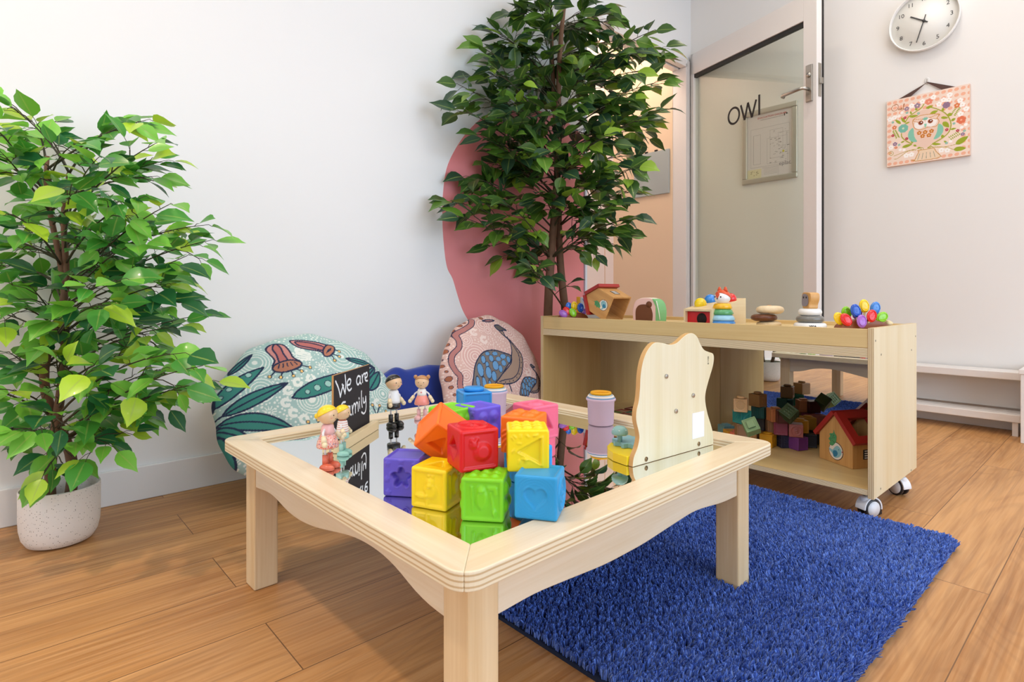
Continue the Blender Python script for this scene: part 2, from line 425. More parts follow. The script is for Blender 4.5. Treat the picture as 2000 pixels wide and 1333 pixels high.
# doorway in the left wall
XD0 = ony(1140, 578, YW).x; XD1 = 5.52*H; ZD = 3.46*H
t = 0.09
w = MB(); w.bx(XB-0.1, XD0, YW, YW+t, 0, ZC); w.bx(XD0, XD1, YW, YW+t, ZD+0.03, ZC); w.bx(XD1, XC+0.1, YW, YW+t, 0, ZC)
structure('wall_left', w, M_WALL)
structure('wall_front', MB().bx(XC, XC+0.1, YR-0.1, YW+t, 0, ZC), M_WALLW)
# window openings behind the camera
wx0, wx1, wz0, wz1 = -0.25, 2.85, 0.06, 2.35
w = MB(); w.bx(XB-0.1, wx0, YR-0.1, YR, 0, ZC); w.bx(wx1, XC+0.1, YR-0.1, YR, 0, ZC); w.bx(wx0, wx1, YR-0.1, YR, 0, wz0); w.bx(wx0, wx1, YR-0.1, YR, wz1, ZC)
structure('wall_right', w, M_WALL)
vy0, vy1 = -0.85, 1.65
w = MB(); w.bx(XB-0.1, XB, YR-0.1, vy0, 0, ZC); w.bx(XB-0.1, XB, vy1, YW+t, 0, ZC); w.bx(XB-0.1, XB, vy0, vy1, 0, wz0); w.bx(XB-0.1, XB, vy0, vy1, wz1, ZC)
structure('wall_back', w, M_WALL)
def frame_window(n, a0, a1, horizontal):
    mb = MB()
    def seg(p0, p1, z0, z1):
        if horizontal: mb.bx(p0, p1, YR-0.08, YR-0.03, z0, z1)
        else: mb.bx(XB-0.08, XB-0.03, p0, p1, z0, z1)
    seg(a0, a0+0.05, wz0, wz1); seg(a1-0.05, a1, wz0, wz1); seg(a0+0.05, a1-0.05, wz0, wz0+0.05); seg(a0+0.05, a1-0.05, wz1-0.05, wz1)
    m_ = (a0+a1)/2; seg(m_-0.025, m_+0.025, wz0+0.05, wz1-0.05)
    structure('window_%d' % n, mb, M_TRIM)
frame_window(1, wx0, wx1, True); frame_window(2, vy0, vy1, False)
structure('ceiling', MB().bx(XB-0.1, XC+1.2, YR-0.1, CORR+0.1, ZC, ZC+0.1), M_CEIL)
bh = 0.165*H
structure('baseboard_left', MB().bx(XB, XD0-0.012, YW-0.012, YW, 0, bh), M_TRIM, bevel=0.003)
structure('baseboard_front', MB().bx(XC-0.012, XC, YR, YW-0.05, 0, 0.13*H), M_TRIM, bevel=0.003)
# passage behind the doorway
structure('wall_passage_end', MB().bx(5.47*H, 5.47*H+0.08, YW+t, CORR, 0, ZC), M_PEACH)
structure('wall_passage_far', MB().bx(XD0-1.0, XC+0.3, CORR, CORR+0.08, 0, ZC), M_PINKW)
structure('wall_passage_near', MB().bx(XD0-1.0, XD0-0.95, YW+t, CORR, 0, ZC), M_PINKW)
# thin joint in the far passage wall
j = ony(1181, 500, CORR).x
structure('trim_1', MB().bx(j-0.003, j+0.003, CORR-0.004, CORR+0.002, 0, 2.6), M('trim_peach', '#e2c2a8', 0.5))
# door frame: jambs with profiled edge and head
fr = MB(); g = 0.012
fr.bx(XD1-0.028, XD1, YW-g, YW+t, 0, ZD); fr.bx(XD1, XD1+0.045, YW-g, YW, 0, ZD+0.045)
for q in range(3): fr.bx(XD1-0.021+q*0.007, XD1-0.018+q*0.007, YW-g-0.004, YW-g, 0, ZD)
structure('trim_2', fr, M_ALU, bevel=0.0015)
fr = MB(); fr.bx(XD0, XD0+0.016, YW-g, YW+t, 0, ZD)
structure('trim_3', fr, M('jamb_pale_blue', '#d9e2ea', 0.3), bevel=0.0015)
fr = MB(); fr.bx(XD0, XD1-0.028, YW-g, YW+0.03, ZD, ZD+0.045)
fr.bx(XD0+0.016, XD1-0.028, YW+0.045, YW+t, ZD-0.005, ZD+0.03)
structure('trim_4', fr, M_ALU, bevel=0.0015)
structure('trim_5', MB().bx(XD0+0.016, XD1-0.028, YW+0.03, YW+0.045, ZD+0.02, ZD+0.03), M_BLACK)

# white ledge and slatted low shelf along the clock wall
yl0, yl1 = onz(1993, 866, 0).y+0.012, 1.45
M_LED = M('ledge_white', '#ebe6e1', 0.3)
a = thing('wall_ledge', 'low white wall ledge with a slatted lower shelf under the clock wall', 'shelf', (XC-0.013, 0, 0))
z1 = 0.452*H
MB().bx(-0.13, 0, yl0, yl1, z1-0.034, z1).build('top_board', M_LED, a, bevel=0.003)
MB().bx(-0.02, 0, yl0, yl1, 0.17*H, z1-0.034).build('back_panel', M('ledge_gloss', '#dcdad7', 0.12), a)
for i in range(6):
    MB().bx(-0.135+i*0.02, -0.122+i*0.02, yl0, yl1, 0.135*H, 0.155*H).build('slat', M_LED, a, bevel=0.002)
MB().bx(-0.15, -0.137, yl0, yl1, 0.10*H, 0.155*H).build('front_rail', M_LED, a, bevel=0.003)
for y in (yl0+0.01, 0.9, yl1-0.03):
    MB().bx(-0.137, -0.02, y, y+0.02, 0, 0.135*H).build('bracket', M_LED, a)
# white cabinet end at the right border of the view
p = onz(1993, 866, 0); 
c = thing('white_cabinet', 'white cabinet end standing in front of the wall ledge at the right border', 'cabinet', (p.x, p.y, 0))
MB().bx(0, 0.30, -0.5, 0, 0, 0.50*H-0.02).build('carcass', M_LED, c, bevel=0.002)
MB().bx(-0.005, 0.305, -0.505, 0.005, 0.50*H-0.02, 0.50*H).build('top_board', M_LED, c, bevel=0.002)

# ceiling lamps
for i, (x, y) in enumerate(LAMPS):
    if x < -1: wh = 'in the ceiling far behind the camera'
    m_e = MATS.get('lamp_glow')
    if m_e is None:
        m_e, nt, N, L, b = new_mat('lamp_glow'); b.inputs['Emission Color'].default_value = (1, 0.9, 0.78, 1); b.inputs['Emission Strength'].default_value = 6; MATS['lamp_glow'] = m_e
    d = thing('ceiling_downlight', 'round white recessed ceiling downlight seen only in reflections', 'light', (x, y, ZC), group='recessed ceiling downlights')
    MB().lathe([(0.105, -0.004), (0.1, -0.008), (0.085, -0.008), (0.082, -0.001)], 32, cap=False).build('trim_ring', M_WHITEP, d)
    MB().lathe([(0.0, -0.001), (0.083, -0.001)], 32, cap=False).build('diffuser', m_e, d)

for i, (x, y) in enumerate(FILL_PANELS):  # housings for the added fill panels
    d = thing('ceiling_fill_panel', 'added long white fill light panel on the unseen ceiling', 'light', (x, y, ZC), group='added ceiling fill light panels')
    MB().bx(-0.6, 0.6, -0.165, 0.165, -0.018, -0.0005).build('housing', M_WHITEP, d, bevel=0.003)
    MB().bx(-0.575, 0.575, -0.14, 0.14, -0.022, -0.0185).build('diffuser', m_e, d)

# mural: flat painted blob on the left wall
pts = [(1139, 268), (1118, 246), (1090, 230), (1050, 216), (1010, 211), (975, 215), (945, 228), (915, 255), (890, 290), (872, 330), (865, 380),
       (864, 430), (867, 480), (873, 522), (884, 545), (893, 575), (903, 605), (918, 632), (935, 660), (965, 700), (1010, 735), (1060, 748), (1139, 752)]
poly = [(ony(x, y, YW).x, ony(x, y, YW).z) for x, y in pts]
poly = [p_ for p_ in smooth_curve(poly[1:-1], 5)]+[(XD0-0.001, poly[-1][1]), (XD0-0.001, poly[0][1])]
m = MB().prism(poly, (0, YW-0.0002, 0), (1, 0, 0), (0, 0, 1), (0, -1, 0), 0.0012).build('wall_mural', M('mural_coral', '#e88c8d', 0.38, spec=0.5, var=0.06, vscale=2.0))
tag(m, 'large rounded coral pink shape painted on the white wall beside the doorway', 'mural')

# ------------------------------------------------------------------ glazed door, standing open
hl, hd = 1.948*H, 6.17*H
hinge = Vector((hd*FX+hl*RX-0.03, hd*FY+hl*RY-0.03, 0))
ddir = Vector((-0.277, -0.961, 0)).normalized(); dl = 1.53*H; DT = 0.042; zt_ = 3.6*H
dn = Vector((-ddir.y, ddir.x, 0)); dn = dn if dn.x < 0 else -dn     # side facing the camera
door = bpy.data.objects.new('door_1', None); COL.objects.link(door); door['kind'] = 'structure'
door.matrix_world = face_matrix(ddir, dn, Vector((0, 0, 1)), hinge)   # local x along leaf, y towards the camera side, z up
# note: keeps a right-handed frame
if door.matrix_world.to_3x3().determinant() < 0:
    door.matrix_world = face_matrix(ddir, -dn, Vector((0, 0, 1)), hinge); SGN = -1
else: SGN = 1
def dbx(x0, x1, y0, y1, z0, z1):
    a_, b_ = sorted((y0*SGN, y1*SGN)); return MB().bx(x0, x1, a_, b_, z0, z1)
def door_pt(px, py, off=0.0):
    P = onplane(px, py, hinge+dn*off, dn); q = P-hinge; return q.dot(ddir), q.z
sx0 = door_pt(1349, 400)[0]; sx1 = door_pt(1569, 300)[0]; gz = (door_pt(1350, 147)[1]+door_pt(1567, 42)[1])/2
dl = door_pt(1595, 300)[0]
dbx(0, sx0, -DT, 0, 0.01, zt_).build('stile', M_ALU, door, bevel=0.002)
dbx(sx1, dl, -DT, 0, 0.01, zt_).build('stile', M_ALU, door, bevel=0.002)
dbx(sx0, sx1, -DT, 0, gz, zt_).build('rail', M_ALU, door, bevel=0.002)
dbx(sx0, sx1, -DT, 0, 0.01, 0.12).build('rail', M_ALU, door, bevel=0.002)
MB_ = MB()
for (a0, a1, b0, b1) in ((sx0, sx0+0.012, 0.12, gz), (sx1-0.003, sx1, 0.12, gz), (sx0+0.012, sx1-0.003, gz-0.022, gz), (sx0+0.012, sx1-0.003, 0.12, 0.135)):
    y_ = sorted((-0.032*SGN, -0.008*SGN)); MB_.bx(a0, a1, y_[0], y_[1], b0, b1)
MB_.build('gasket', M_BLACK, door)
gl = dbx(sx0+0.010, sx1-0.002, -0.023, -0.017, 0.13, gz-0.015).build('glass_pane', GLASS, door)
sl = dbx(dl+0.0005, dl+0.003, -DT-0.012, -DT-0.002, 0.01, zt_).build('edge_seal', M_BLACK, door)
dbx(dl-0.03, dl+0.0004, -DT-0.012, -DT, 0.01, zt_).build('seal_carrier', M_BLACK, door)
# lettering on the glass: geometric strokes
def stroke_strip(mb, pts, w, y0, y1, closed=False):
    n = len(pts); L_, R_ = [], []
    for i in range(n):
        p0 = pts[i-1] if (i > 0 or closed) else pts[i]; p2 = pts[(i+1) % n] if (i < n-1 or closed) else pts[i]
        tx, tz = p2[0]-p0[0], p2[1]-p0[1]; l = math.hypot(tx, tz)+1e-9; nx, nz = -tz/l, tx/l
        k_ = 1.0
        L_.append((pts[i][0]+nx*w*k_, pts[i][1]+nz*w*k_)); R_.append((pts[i][0]-nx*w*k_, pts[i][1]-nz*w*k_))
    vs = [(a_[0], y, a_[1]) for y in (y0, y1) for a_ in L_+R_]
    fs = []; m_ = 2*n
    for i in range(n if closed else n-1):
        j_ = (i+1) % n
        fs += [(i, j_, n+j_, n+i), (m_+i, m_+n+i, m_+n+j_, m_+j_), (i, m_+i, m_+j_, j_), (n+i, n+j_, m_+n+j_, m_+n+i)]
    mb.add(vs, fs)
lt = MB(); yy = sorted((-0.0168*SGN, -0.0160*SGN))
ox0, oz = door_pt(1419, 242); ox1, _ = door_pt(1440, 235); wz = door_pt(1445, 233)
zb = (door_pt(1430, 243)[1]+door_pt(1478, 222)[1])/2; xh = 0.5*(door_pt(1430, 206)[1]-door_pt(1430, 243)[1]+0.108)
xh = door_pt(1430, 212)[1]-door_pt(1430, 243)[1]
r_ = xh/2; cx = (ox0+ox1)/2; rx_ = abs(ox1-ox0)/2
stroke_strip(lt, [(cx+rx_*math.cos(a_), zb+r_+r_*math.sin(a_)) for a_ in np.linspace(0, 2*math.pi, 36, endpoint=False)], 0.0065, yy[0], yy[1], True)
wx = [door_pt(q, 230)[0] for q in (1443, 1450.5, 1457, 1464.5, 1473)]
for (i0, i1, up) in ((0, 1, 1), (2, 1, 1), (2, 3, 1), (4, 3, 1)):
    stroke_strip(lt, [(wx[i0], zb+2*r_), (wx[i1], zb)], 0.0065, yy[0], yy[1])
lx = door_pt(1479, 200)[0]; ltop = door_pt(1479, 184)[1]
stroke_strip(lt, [(lx, zb), (lx, ltop)], 0.0065, yy[0], yy[1])
o = lt.build('lettering', M('vinyl_dark', '#120e10', 0.6), door); o['label'] = 'dark letters spelling owl on the glass'
# handle set
hx, hz0 = door_pt(1582, 199); _, hz1 = door_pt(1582, 127)
pl = dbx(hx-0.019, hx+0.019, 0, 0.011, hz0, hz1).build('lock_plate', M_STEEL, door, bevel=0.003); pl['label'] = 'satin metal lock plate'
MB().cyl((hx, 0.011*SGN, hz1-0.055), (hx, 0.016*SGN, hz1-0.055), 0.013, seg=24).build('keyhole', M_STEEL, pl)
ly = hz0+0.065
MB().tube([(hx, 0.01*SGN, ly), (hx, 0.05*SGN, ly), (hx-0.02, 0.058*SGN, ly), (hx-0.12, 0.058*SGN, ly-0.004), (hx-0.13, 0.05*SGN, ly-0.005), (hx-0.132, 0.035*SGN, ly-0.005)], 0.009, 12).build('lever', M_STEEL, pl)
lp = dbx(dl+0.0004, dl+0.003, -0.034, -0.012, hz0+0.02, hz1).build('latch_plate', M_STEEL, door, bevel=0.0005)
dbx(dl+0.003, dl+0.014, -0.036, -0.016, (hz0+hz1)/2-0.012, (hz0+hz1)/2+0.02).build('latch_bolt', M_STEEL, lp, bevel=0.002)

# ------------------------------------------------------------------ things on the clock wall and in the passage
def wall_frame(X): return (Vector((0, -1, 0)), Vector((0, 0, 1)), Vector((-1, 0, 0)))  # across (to the right), up, towards room
# evacuation diagram
a0 = onx(1451, 222, XC); a1 = onx(1559, 197, XC); b0 = onx(1451, 362, XC); b1 = onx(1559, 348, XC)
yL = (a0.y+b0.y)/2; yR = (a1.y+b1.y)/2; zT = (a0.z+a1.z)/2; zB = (b0.z+b1.z)/2; ew, eh = yL-yR, zT-zB
ev = thing('evacuation_sign', 'silver framed evacuation diagram poster hanging on the wall behind the door glass', 'sign')
ev.matrix_world = face_matrix(*wall_frame(XC), Vector((XC-0.0005, (yL+yR)/2, (zT+zB)/2)))
f = MB(); fw = 0.032
for (c_, s_) in (((0, eh/2-fw/2, 0.008), (ew, fw, 0.016)), ((0, -eh/2+fw/2, 0.008), (ew, fw, 0.016)), ((ew/2-fw/2, 0, 0.008), (fw, eh-2*fw, 0.016)), ((-ew/2+fw/2, 0, 0.008), (fw, eh-2*fw, 0.016))):
    f.box(c_, s_)
f.build('frame', M('satin_aluminium', '#c9c5ba', 0.35, metal=0.6), ev, bevel=0.006, bseg=3)
iw, ih = ew-2*fw, eh-2*fw
def draw_ev(p):
    g = '#a9a4a2'; k = iw/0.19
    R = random.Random(3)
    p.poly([(-iw/2, -ih/2), (-iw*0.18, -ih/2), (-iw*0.18, -ih*0.36), (-iw/2, -ih*0.36)], '#dfd8b0')
    for c in ((-0.42, -0.33, 0.44, 0.28), (-0.36, -0.28, -0.2, 0.18), (0.02, -0.22, 0.3, 0.22), (0.2, -0.05, 0.38, 0.16), (-0.05, -0.3, 0.4, 0.1)):
        x0, y0, x1, y1 = c[0]*iw, c[1]*ih, c[2]*iw, c[3]*ih
        p.stroke([(x0, y0), (x1, y0), (x1, y1), (x0, y1), (x0, y0)], 0.0006*k, g)
    for i in range(46):
        x, y = R.uniform(0, 0.4)*iw, R.uniform(-0.32, 0.2)*ih
        p.stroke([(x, y), (x+R.uniform(0.004, 0.012), y)], 0.0013, '#8c8580' if i % 3 else '#6d665f')
    p.disc(0.31*iw, -0.14*ih, 0.007, '#d8cc3a')
    for i in range(5): p.stroke([(-iw*0.12, -ih*(0.37+0.022*i)), (iw*0.18, -ih*(0.37+0.022*i))], 0.0008, g)
    p.stroke([(-iw*0.16, -ih*0.35), (iw/2, -ih*0.35)], 0.0006, g); p.stroke([(iw*0.2, -ih*0.35), (iw*0.2, -ih/2)], 0.0006, g)
    for i in range(14): x, y = -iw*R.uniform(0.22, 0.46), -ih*R.uniform(0.38, 0.48); p.stroke([(x, y), (x+0.006, y)], 0.0012, '#8a7f60')
ps = panel('poster', iw, ih, 190, 230, draw_ev, vcol_mat('poster_print', 0.35), ev, 0.004, '#dcd6d6')
tx = MB(); U, V_, N_ = (1, 0, 0), (0, 1, 0), (0, 0, 1)
add_text(tx, 'EVACUATION DIAGRAM', 0.0155, (0.015, ih/2-0.022, 0.0045), U, V_, N_, extrude=0.0002, bold=0.0002)
o = tx.build('heading', M('print_red', '#b23a35', 0.5), ev)
tx = MB(); add_text(tx, 'CHILDCARE EARLY LEARNING CENTRE', 0.0078, (0.015, ih/2-0.036, 0.0045), U, V_, N_, extrude=0.0002)
tx.build('print', M('print_grey', '#77727a', 0.5), ev); tx = MB()
add_text(tx, 'eplac', 0.034, (iw*0.345, -ih*0.325, 0.0045), U, V_, N_, extrude=0.0002)
tx.build('print', M('print_grey', '#77727a', 0.5), ev)
tx = MB().prism([(0.36*iw, 0.42*ih), (0.385*iw, 0.45*ih), (0.41*iw, 0.42*ih)], (0, 0, 0.0042), U, V_, N_, 0.0003)
tx.box((0.335*iw, 0.42*ih, 0.0044), (0.006, 0.016, 0.0004)).build('emblem', M('print_black', '#2a2826', 0.5), ev)

# round clock
cc = onx(1807, 44, XC); rr_ = 0.5*(onx(1807, -17, XC).z-onx(1807, 104, XC).z)
ck = thing('wall_clock', 'round white wall clock with thin black numerals and hands high on the wall', 'clock')
ck.matrix_world = face_matrix(*wall_frame(XC), Vector((XC-0.0005, cc.y, cc.z)))
R_ = rr_*0.96
M_CK = M('clock_white', '#f3f0ea', 0.2)
MB().lathe([(R_*0.93, 0), (R_*0.97, 0.012), (R_, 0.03), (R_*0.995, 0.038), (R_*0.975, 0.041), (R_*0.955, 0.038), (R_*0.94, 0.022)], 72, cap=False).build('rim', M_CK, ck)
MB().lathe([(R_*0.945, 0.0), (R_*0.945, 0.022)], 72).build('face', M('clock_face', '#f0ede5', 0.45), ck)
for i in range(1, 13):
    nm = MB(); an = math.pi/2-2*math.pi*i/12; add_text(nm, str(i), R_*0.19, (math.cos(an)*R_*0.75, math.sin(an)*R_*0.75, 0.0225), U, V_, N_, extrude=0.0003, bold=0.0)
    nm.build('numeral', M('clock_black', '#3a3734', 0.5), ck)
def hand(name, ang, l, back, w_, z):
    d = Vector((math.sin(ang), math.cos(ang), 0)); q = Vector((d.y, -d.x, 0)); mb = MB()
    mb.prism([(-back, -w_), (l, -w_), (l, w_), (-back, w_)], (0, 0, z), d, q, N_, 0.0012); return mb.build(name, M('clock_black', '#24211f', 0.5), ck)
hand('hour_hand', math.radians(305), R_*0.46, R_*0.13, 0.0032, 0.026)
hand('minute_hand', math.radians(197), R_*0.70, R_*0.2, 0.0022, 0.0285)
MB().lathe([(0.0065, 0.0225), (0.0065, 0.031)], 20).build('hub', M('clock_black'), ck)

# owl canvas
c_tl = onx(1730, 199, XC-0.02); c_tr = onx(1893, 163, XC-0.02); c_bl = onx(1733, 327, XC-0.02); c_br = onx(1896, 303, XC-0.02)
yL = (c_tl.y+c_bl.y)/2; yR = (c_tr.y+c_br.y)/2; zT = (c_tl.z+c_tr.z)/2; zB = (c_bl.z+c_br.z)/2; cw, ch = yL-yR, zT-zB
tl = (c_tr.z-c_tl.z+c_br.z-c_bl.z)/2/cw
cv = thing('owl_canvas', 'peach canvas picture of an owl among leaves and flowers hung by a brown ribbon', 'picture')
mm = face_matrix(*wall_frame(XC), Vector((XC-0.001, (yL+yR)/2, (zT+zB)/2))) @ Matrix.Rotation(math.atan(tl), 4, 'Z'); cv.matrix_world = mm
CT = 0.018
MB().box((0, 0, CT/2), (cw, ch, CT)).build('canvas', M('canvas_side', '#e8c3ab', 0.7), cv, bevel=0.002)
def draw_owl(p):
    sc = cw/1155.0
    def q(x, y):   # crop pixels (sheared in the photo) to canvas metres
        fx_ = (x-(65+ (y-340)*0.03))/1160.0; top = 345-250*fx_; bot = 1285-185*fx_
        return ((fx_-0.5)*cw, (0.5-(y-top)/(bot-top))*ch)
    def Q(L): return [q(*a) for a in L]
    k = cw/1160
    for i in range(-1, 16):
        for j_ in range(-1, 14):
            x, y = -cw/2+cw*(i+0.5+(0.5 if j_ % 2 else 0)*0)/13.5, -ch/2+ch*(j_+0.5)/12
            edge = abs(x) > cw*0.40 or abs(y) > ch*0.40 or (y > ch*0.2)
            if edge: p.disc(x, y, 0.0095, '#f0b192', asp=0.85, rot=0.3)
    p.disc(*q(640, 720), 0.105, '#ecc9b4', asp=0.9)
    def vine(L, w=5, c='#a3a322'): p.stroke(smooth_curve(Q(L), 6), w*k, c)
    def lf(a, b, w, c='#9aa51c'): p.poly(leaf_outline(q(*a), q(*b), w*k, 8), c)
    def fl(x, y, r, c, cc='#f4e6c0', n=5):
        X, Y = q(x, y)
        for i in range(n): a_ = 2*math.pi*i/n+0.3; p.disc(X+math.cos(a_)*r*0.6*k, Y+math.sin(a_)*r*0.6*k, r*0.45*k, c)
        p.disc(X, Y, r*0.45*k, c); p.disc(X, Y, r*0.24*k, cc)
    for (x, y) in [(740, 280), (880, 320), (820, 380), (960, 250), (950, 320), (1100, 330), (1130, 390), (1180, 450), (1110, 520), (440, 400), (590, 340), (150, 1000), (380, 1110), (455, 1095), (870, 1030), (950, 1030), (190, 575), (125, 600)]:
        fl(x, y, 40, '#fbf4ee', '#e9d7c0')
    for (x, y) in [(300, 500), (262, 550), (1130, 710), (1180, 670), (990, 905), (290, 1030), (345, 1030), (215, 560)]: p.disc(*q(x, y), 24*k, '#fbf2ec')
    vine([(612, 380), (570, 440), (480, 500), (400, 560), (350, 640)], 8); vine([(300, 800), (310, 850), (370, 900), (450, 945)], 8)
    vine([(680, 420), (800, 450), (920, 520), (985, 640), (970, 760), (890, 850), (740, 945), (690, 1000)], 8)
    vine([(620, 1000), (560, 930), (575, 870)], 5); vine([(1050, 950), (900, 985), (700, 985)], 4, '#b79a2c'); vine([(1030, 1020), (900, 985), (640, 995), (400, 1045), (200, 1120)], 4, '#b79a2c')
    vine([(200, 1165), (260, 1150), (400, 1050), (520, 1030)], 4, '#b79a2c')
    for cxy in ((155, 1090), (590, 1030), (720, 1010)):
        X, Y = q(*cxy); p.stroke([(X+math.cos(a_)*(8+a_*4.2)*k, Y+math.sin(a_)*(8+a_*4.2)*k) for a_ in np.linspace(0, 9, 30)], 4*k, '#a99b28')
    for a_, b_, w_ in [((350, 640), (290, 570), 22), ((290, 660), (200, 600), 22), ((350, 660), (420, 630), 14), ((410, 560), (540, 540), 22), ((640, 440), (740, 400), 24),
                       ((700, 520), (810, 470), 28), ((850, 570), (950, 575), 22), ((880, 630), (965, 710), 36), ((990, 620), (1045, 580), 22), ((940, 520), (1000, 540), 28), ((720, 945), (710, 850), 28),
                       ((740, 945), (865, 945), 20), ((460, 940), (465, 845), 22), ((315, 995), (460, 950), 26), ((1055, 950), (1220, 830), 45), ((1030, 1020), (1195, 1000), 38), ((890, 860), (870, 810), 22),
                       ((980, 740), (1060, 720), 16), ((480, 960), (525, 975), 16), ((350, 905), (290, 930), 14), ((440, 520), (420, 480), 14), ((510, 470), (500, 420), 18), ((880, 480), (870, 430), 18), ((900, 900), (950, 930), 14), ((580, 990), (530, 1010), 16)]:
        lf(a_, b_, w_)
    for i in range(6):
        lf((1080-12*i, 430+20*i), (1110-12*i, 445+20*i), 9); lf((1060-12*i, 440+20*i), (1030-12*i, 430+20*i), 9)
        lf((1100-22*i, 790+14*i), (1110-22*i, 820+14*i), 8); lf((1090-22*i, 790+14*i), (1070-22*i, 765+14*i), 8)
        lf((185+10*i, 750+18*i), (170+10*i, 790+18*i), 8); lf((195+10*i, 750+18*i), (235+10*i, 765+18*i), 8)
    fl(325, 725, 72, '#79b9a4', '#cfd9b8', 8); fl(195, 715, 36, '#df7a4b'); fl(680, 345, 52, '#e8896c', '#f3c0a8', 6); fl(1120, 605, 62, '#e2744f', '#f0a88a', 6); fl(1060, 400, 40, '#de7a48')
    fl(520, 400, 45, '#9c7e93'); fl(370, 445, 36, '#9c7e93'); fl(920, 395, 52, '#94748c', '#8e6a85', 7); fl(210, 950, 34, '#8f7090'); fl(1145, 805, 28, '#8f7090'); fl(225, 1000, 24, '#dd7a50')
    for c_ in ((345, 575), (380, 870), (175, 830), (935, 742), (1078, 755)): fl(c_[0], c_[1], 24, '#b8213d', '#f0c0b0')
    for c_ in ((170, 640), (270, 960), (1028, 655), (1165, 757), (540, 510), (375, 500), (935, 930)): fl(c_[0], c_[1], 20, '#7fb8a8', '#e8d8c0')
    # owl
    p.poly(Q([(560, 1050), (500, 1180), (450, 1175), (520, 1190), (680, 1170), (820, 1140), (870, 1115), (800, 1050), (770, 1000), (540, 1040)]), '#edd0b0', '#c98a30', 5*k)
    for i in range(5): p.stroke(Q([(570+48*i, 1080-8*i), (545+60*i, 1170-12*i)]), 3*k, '#6e7a66')
    p.poly(Q(smooth_curve([(480, 730), (500, 850), (600, 990), (700, 980), (790, 860), (820, 690)], 4)+[(640, 600)]), '#eccab6')
    p.poly(Q(smooth_curve([(470, 720), (410, 770), (400, 850), (450, 910), (530, 910), (490, 840)], 4, True)), '#84c2a8')
    p.poly(Q(smooth_curve([(820, 660), (880, 690), (885, 770), (830, 850), (760, 875), (800, 780)], 4, True)), '#84c2a8')
    p.poly(Q(smooth_curve([(470, 600), (560, 545), (660, 525), (830, 520), (800, 570), (828, 620), (790, 690), (700, 700), (640, 720), (560, 745), (490, 720), (465, 660)], 4, True)), '#eccdb9', '#cf8c3a', 5*k)
    p.disc(*q(560, 665), 76*k, '#f5ece6'); p.disc(*q(720, 630), 80*k, '#f5ece6')
    p.poly(Q([(465, 600), (610, 590), (540, 640), (470, 620)]), '#eccdb9', '#cf8c3a', 4*k); p.poly(Q([(690, 570), (828, 520), (790, 590), (730, 580)]), '#eccdb9', '#cf8c3a', 4*k)
    for X, Y in ((575, 645), (708, 620)): p.disc(*q(X, Y), 36*k, '#a5501c'); p.disc(*q(X, Y), 25*k, '#6f2d10'); p.disc(*q(X+8, Y-8), 9*k, '#ffffff')
    p.poly(Q([(622, 660), (662, 655), (640, 722)]), '#86c9a9')
    for a_ in (-0.8, -0.3, 0.2, 0.7): p.poly(leaf_outline(q(640, 605), (q(640, 605)[0]+math.sin(a_)*60*k, q(640, 605)[1]+math.cos(a_)*55*k), 11*k), '#79bda3')
    for X, Y in ((558, 788), (640, 775), (728, 760), (605, 832), (693, 820)): fl(X, Y, 34, '#c9761b', '#fbe9c8')
    # script word
    for L in ([(215, 385), (170, 400), (145, 440), (160, 472), (200, 475), (238, 440), (240, 395), (210, 380), (190, 405)], [(240, 430), (248, 462), (262, 440), (272, 464), (285, 432)],
              [(290, 452), (306, 440), (298, 430), (288, 446), (296, 464), (314, 458)], [(314, 458), (330, 400), (334, 372), (322, 385), (322, 440), (334, 458)]):
        p.stroke(smooth_curve(Q(L), 5), 4.5*k, '#b5672c')
panel('print', cw-0.003, ch-0.003, 300, 240, draw_owl, vcol_mat('canvas_print', 0.75), cv, CT+0.0004, '#f2d8c6')
rb = MB(); ins = mm.inverted()
hk = ins @ onx(1811, 161, XC-0.006)
for (ax, bx2) in ((onx(1750, 192, XC-0.01), onx(1776, 186, XC-0.01)), (onx(1842, 171, XC-0.01), onx(1871, 166, XC-0.01))):
    A, B = ins @ ax, ins @ bx2; z_ = 0.008
    A.y = B.y = ch/2-0.003
    vs = []
    for i in range(9):
        t_ = i/8; c0 = Vector((hk.x-0.002, hk.y-0.002, z_)).lerp(Vector((A.x, A.y, z_)), t_); c1 = Vector((hk.x+0.002, hk.y+0.001, z_)).lerp(Vector((B.x, B.y, z_)), t_)
        vs += [c0, c1, c0+Vector((0, 0, 0.0012)), c1+Vector((0, 0, 0.0012))]
    fs = []
    for i in range(8):
        a_ = 4*i; fs += [(a_, a_+1, a_+5, a_+4), (a_+2, a_+6, a_+7, a_+3), (a_, a_+4, a_+6, a_+2), (a_+1, a_+3, a_+7, a_+5)]
    rb.add(vs, fs)
rb.build('ribbon', M('ribbon_brown', '#4c2a1c', 0.35, sheen=0.3), cv)
hkw = onx(1811, 158, XC)
hk_o = thing('wall_hook', 'small clear plastic adhesive hook holding the brown ribbon', 'hook'); hk_o.matrix_world = face_matrix(*wall_frame(XC), Vector((XC-0.0004, hkw.y, hkw.z)))
MB().lathe([(0.012, 0), (0.012, 0.002), (0.009, 0.003)], 20, sy=1.4).build('pad', M('clear_plastic_white', '#e2dfdb', 0.15), hk_o)
MB().tube([(0, 0.008, 0.003), (0, 0.0, 0.004), (0, -0.009, 0.006), (0, -0.012, 0.011), (0, -0.007, 0.015)], 0.0018, 8).build('prong', M_STEEL, hk_o)

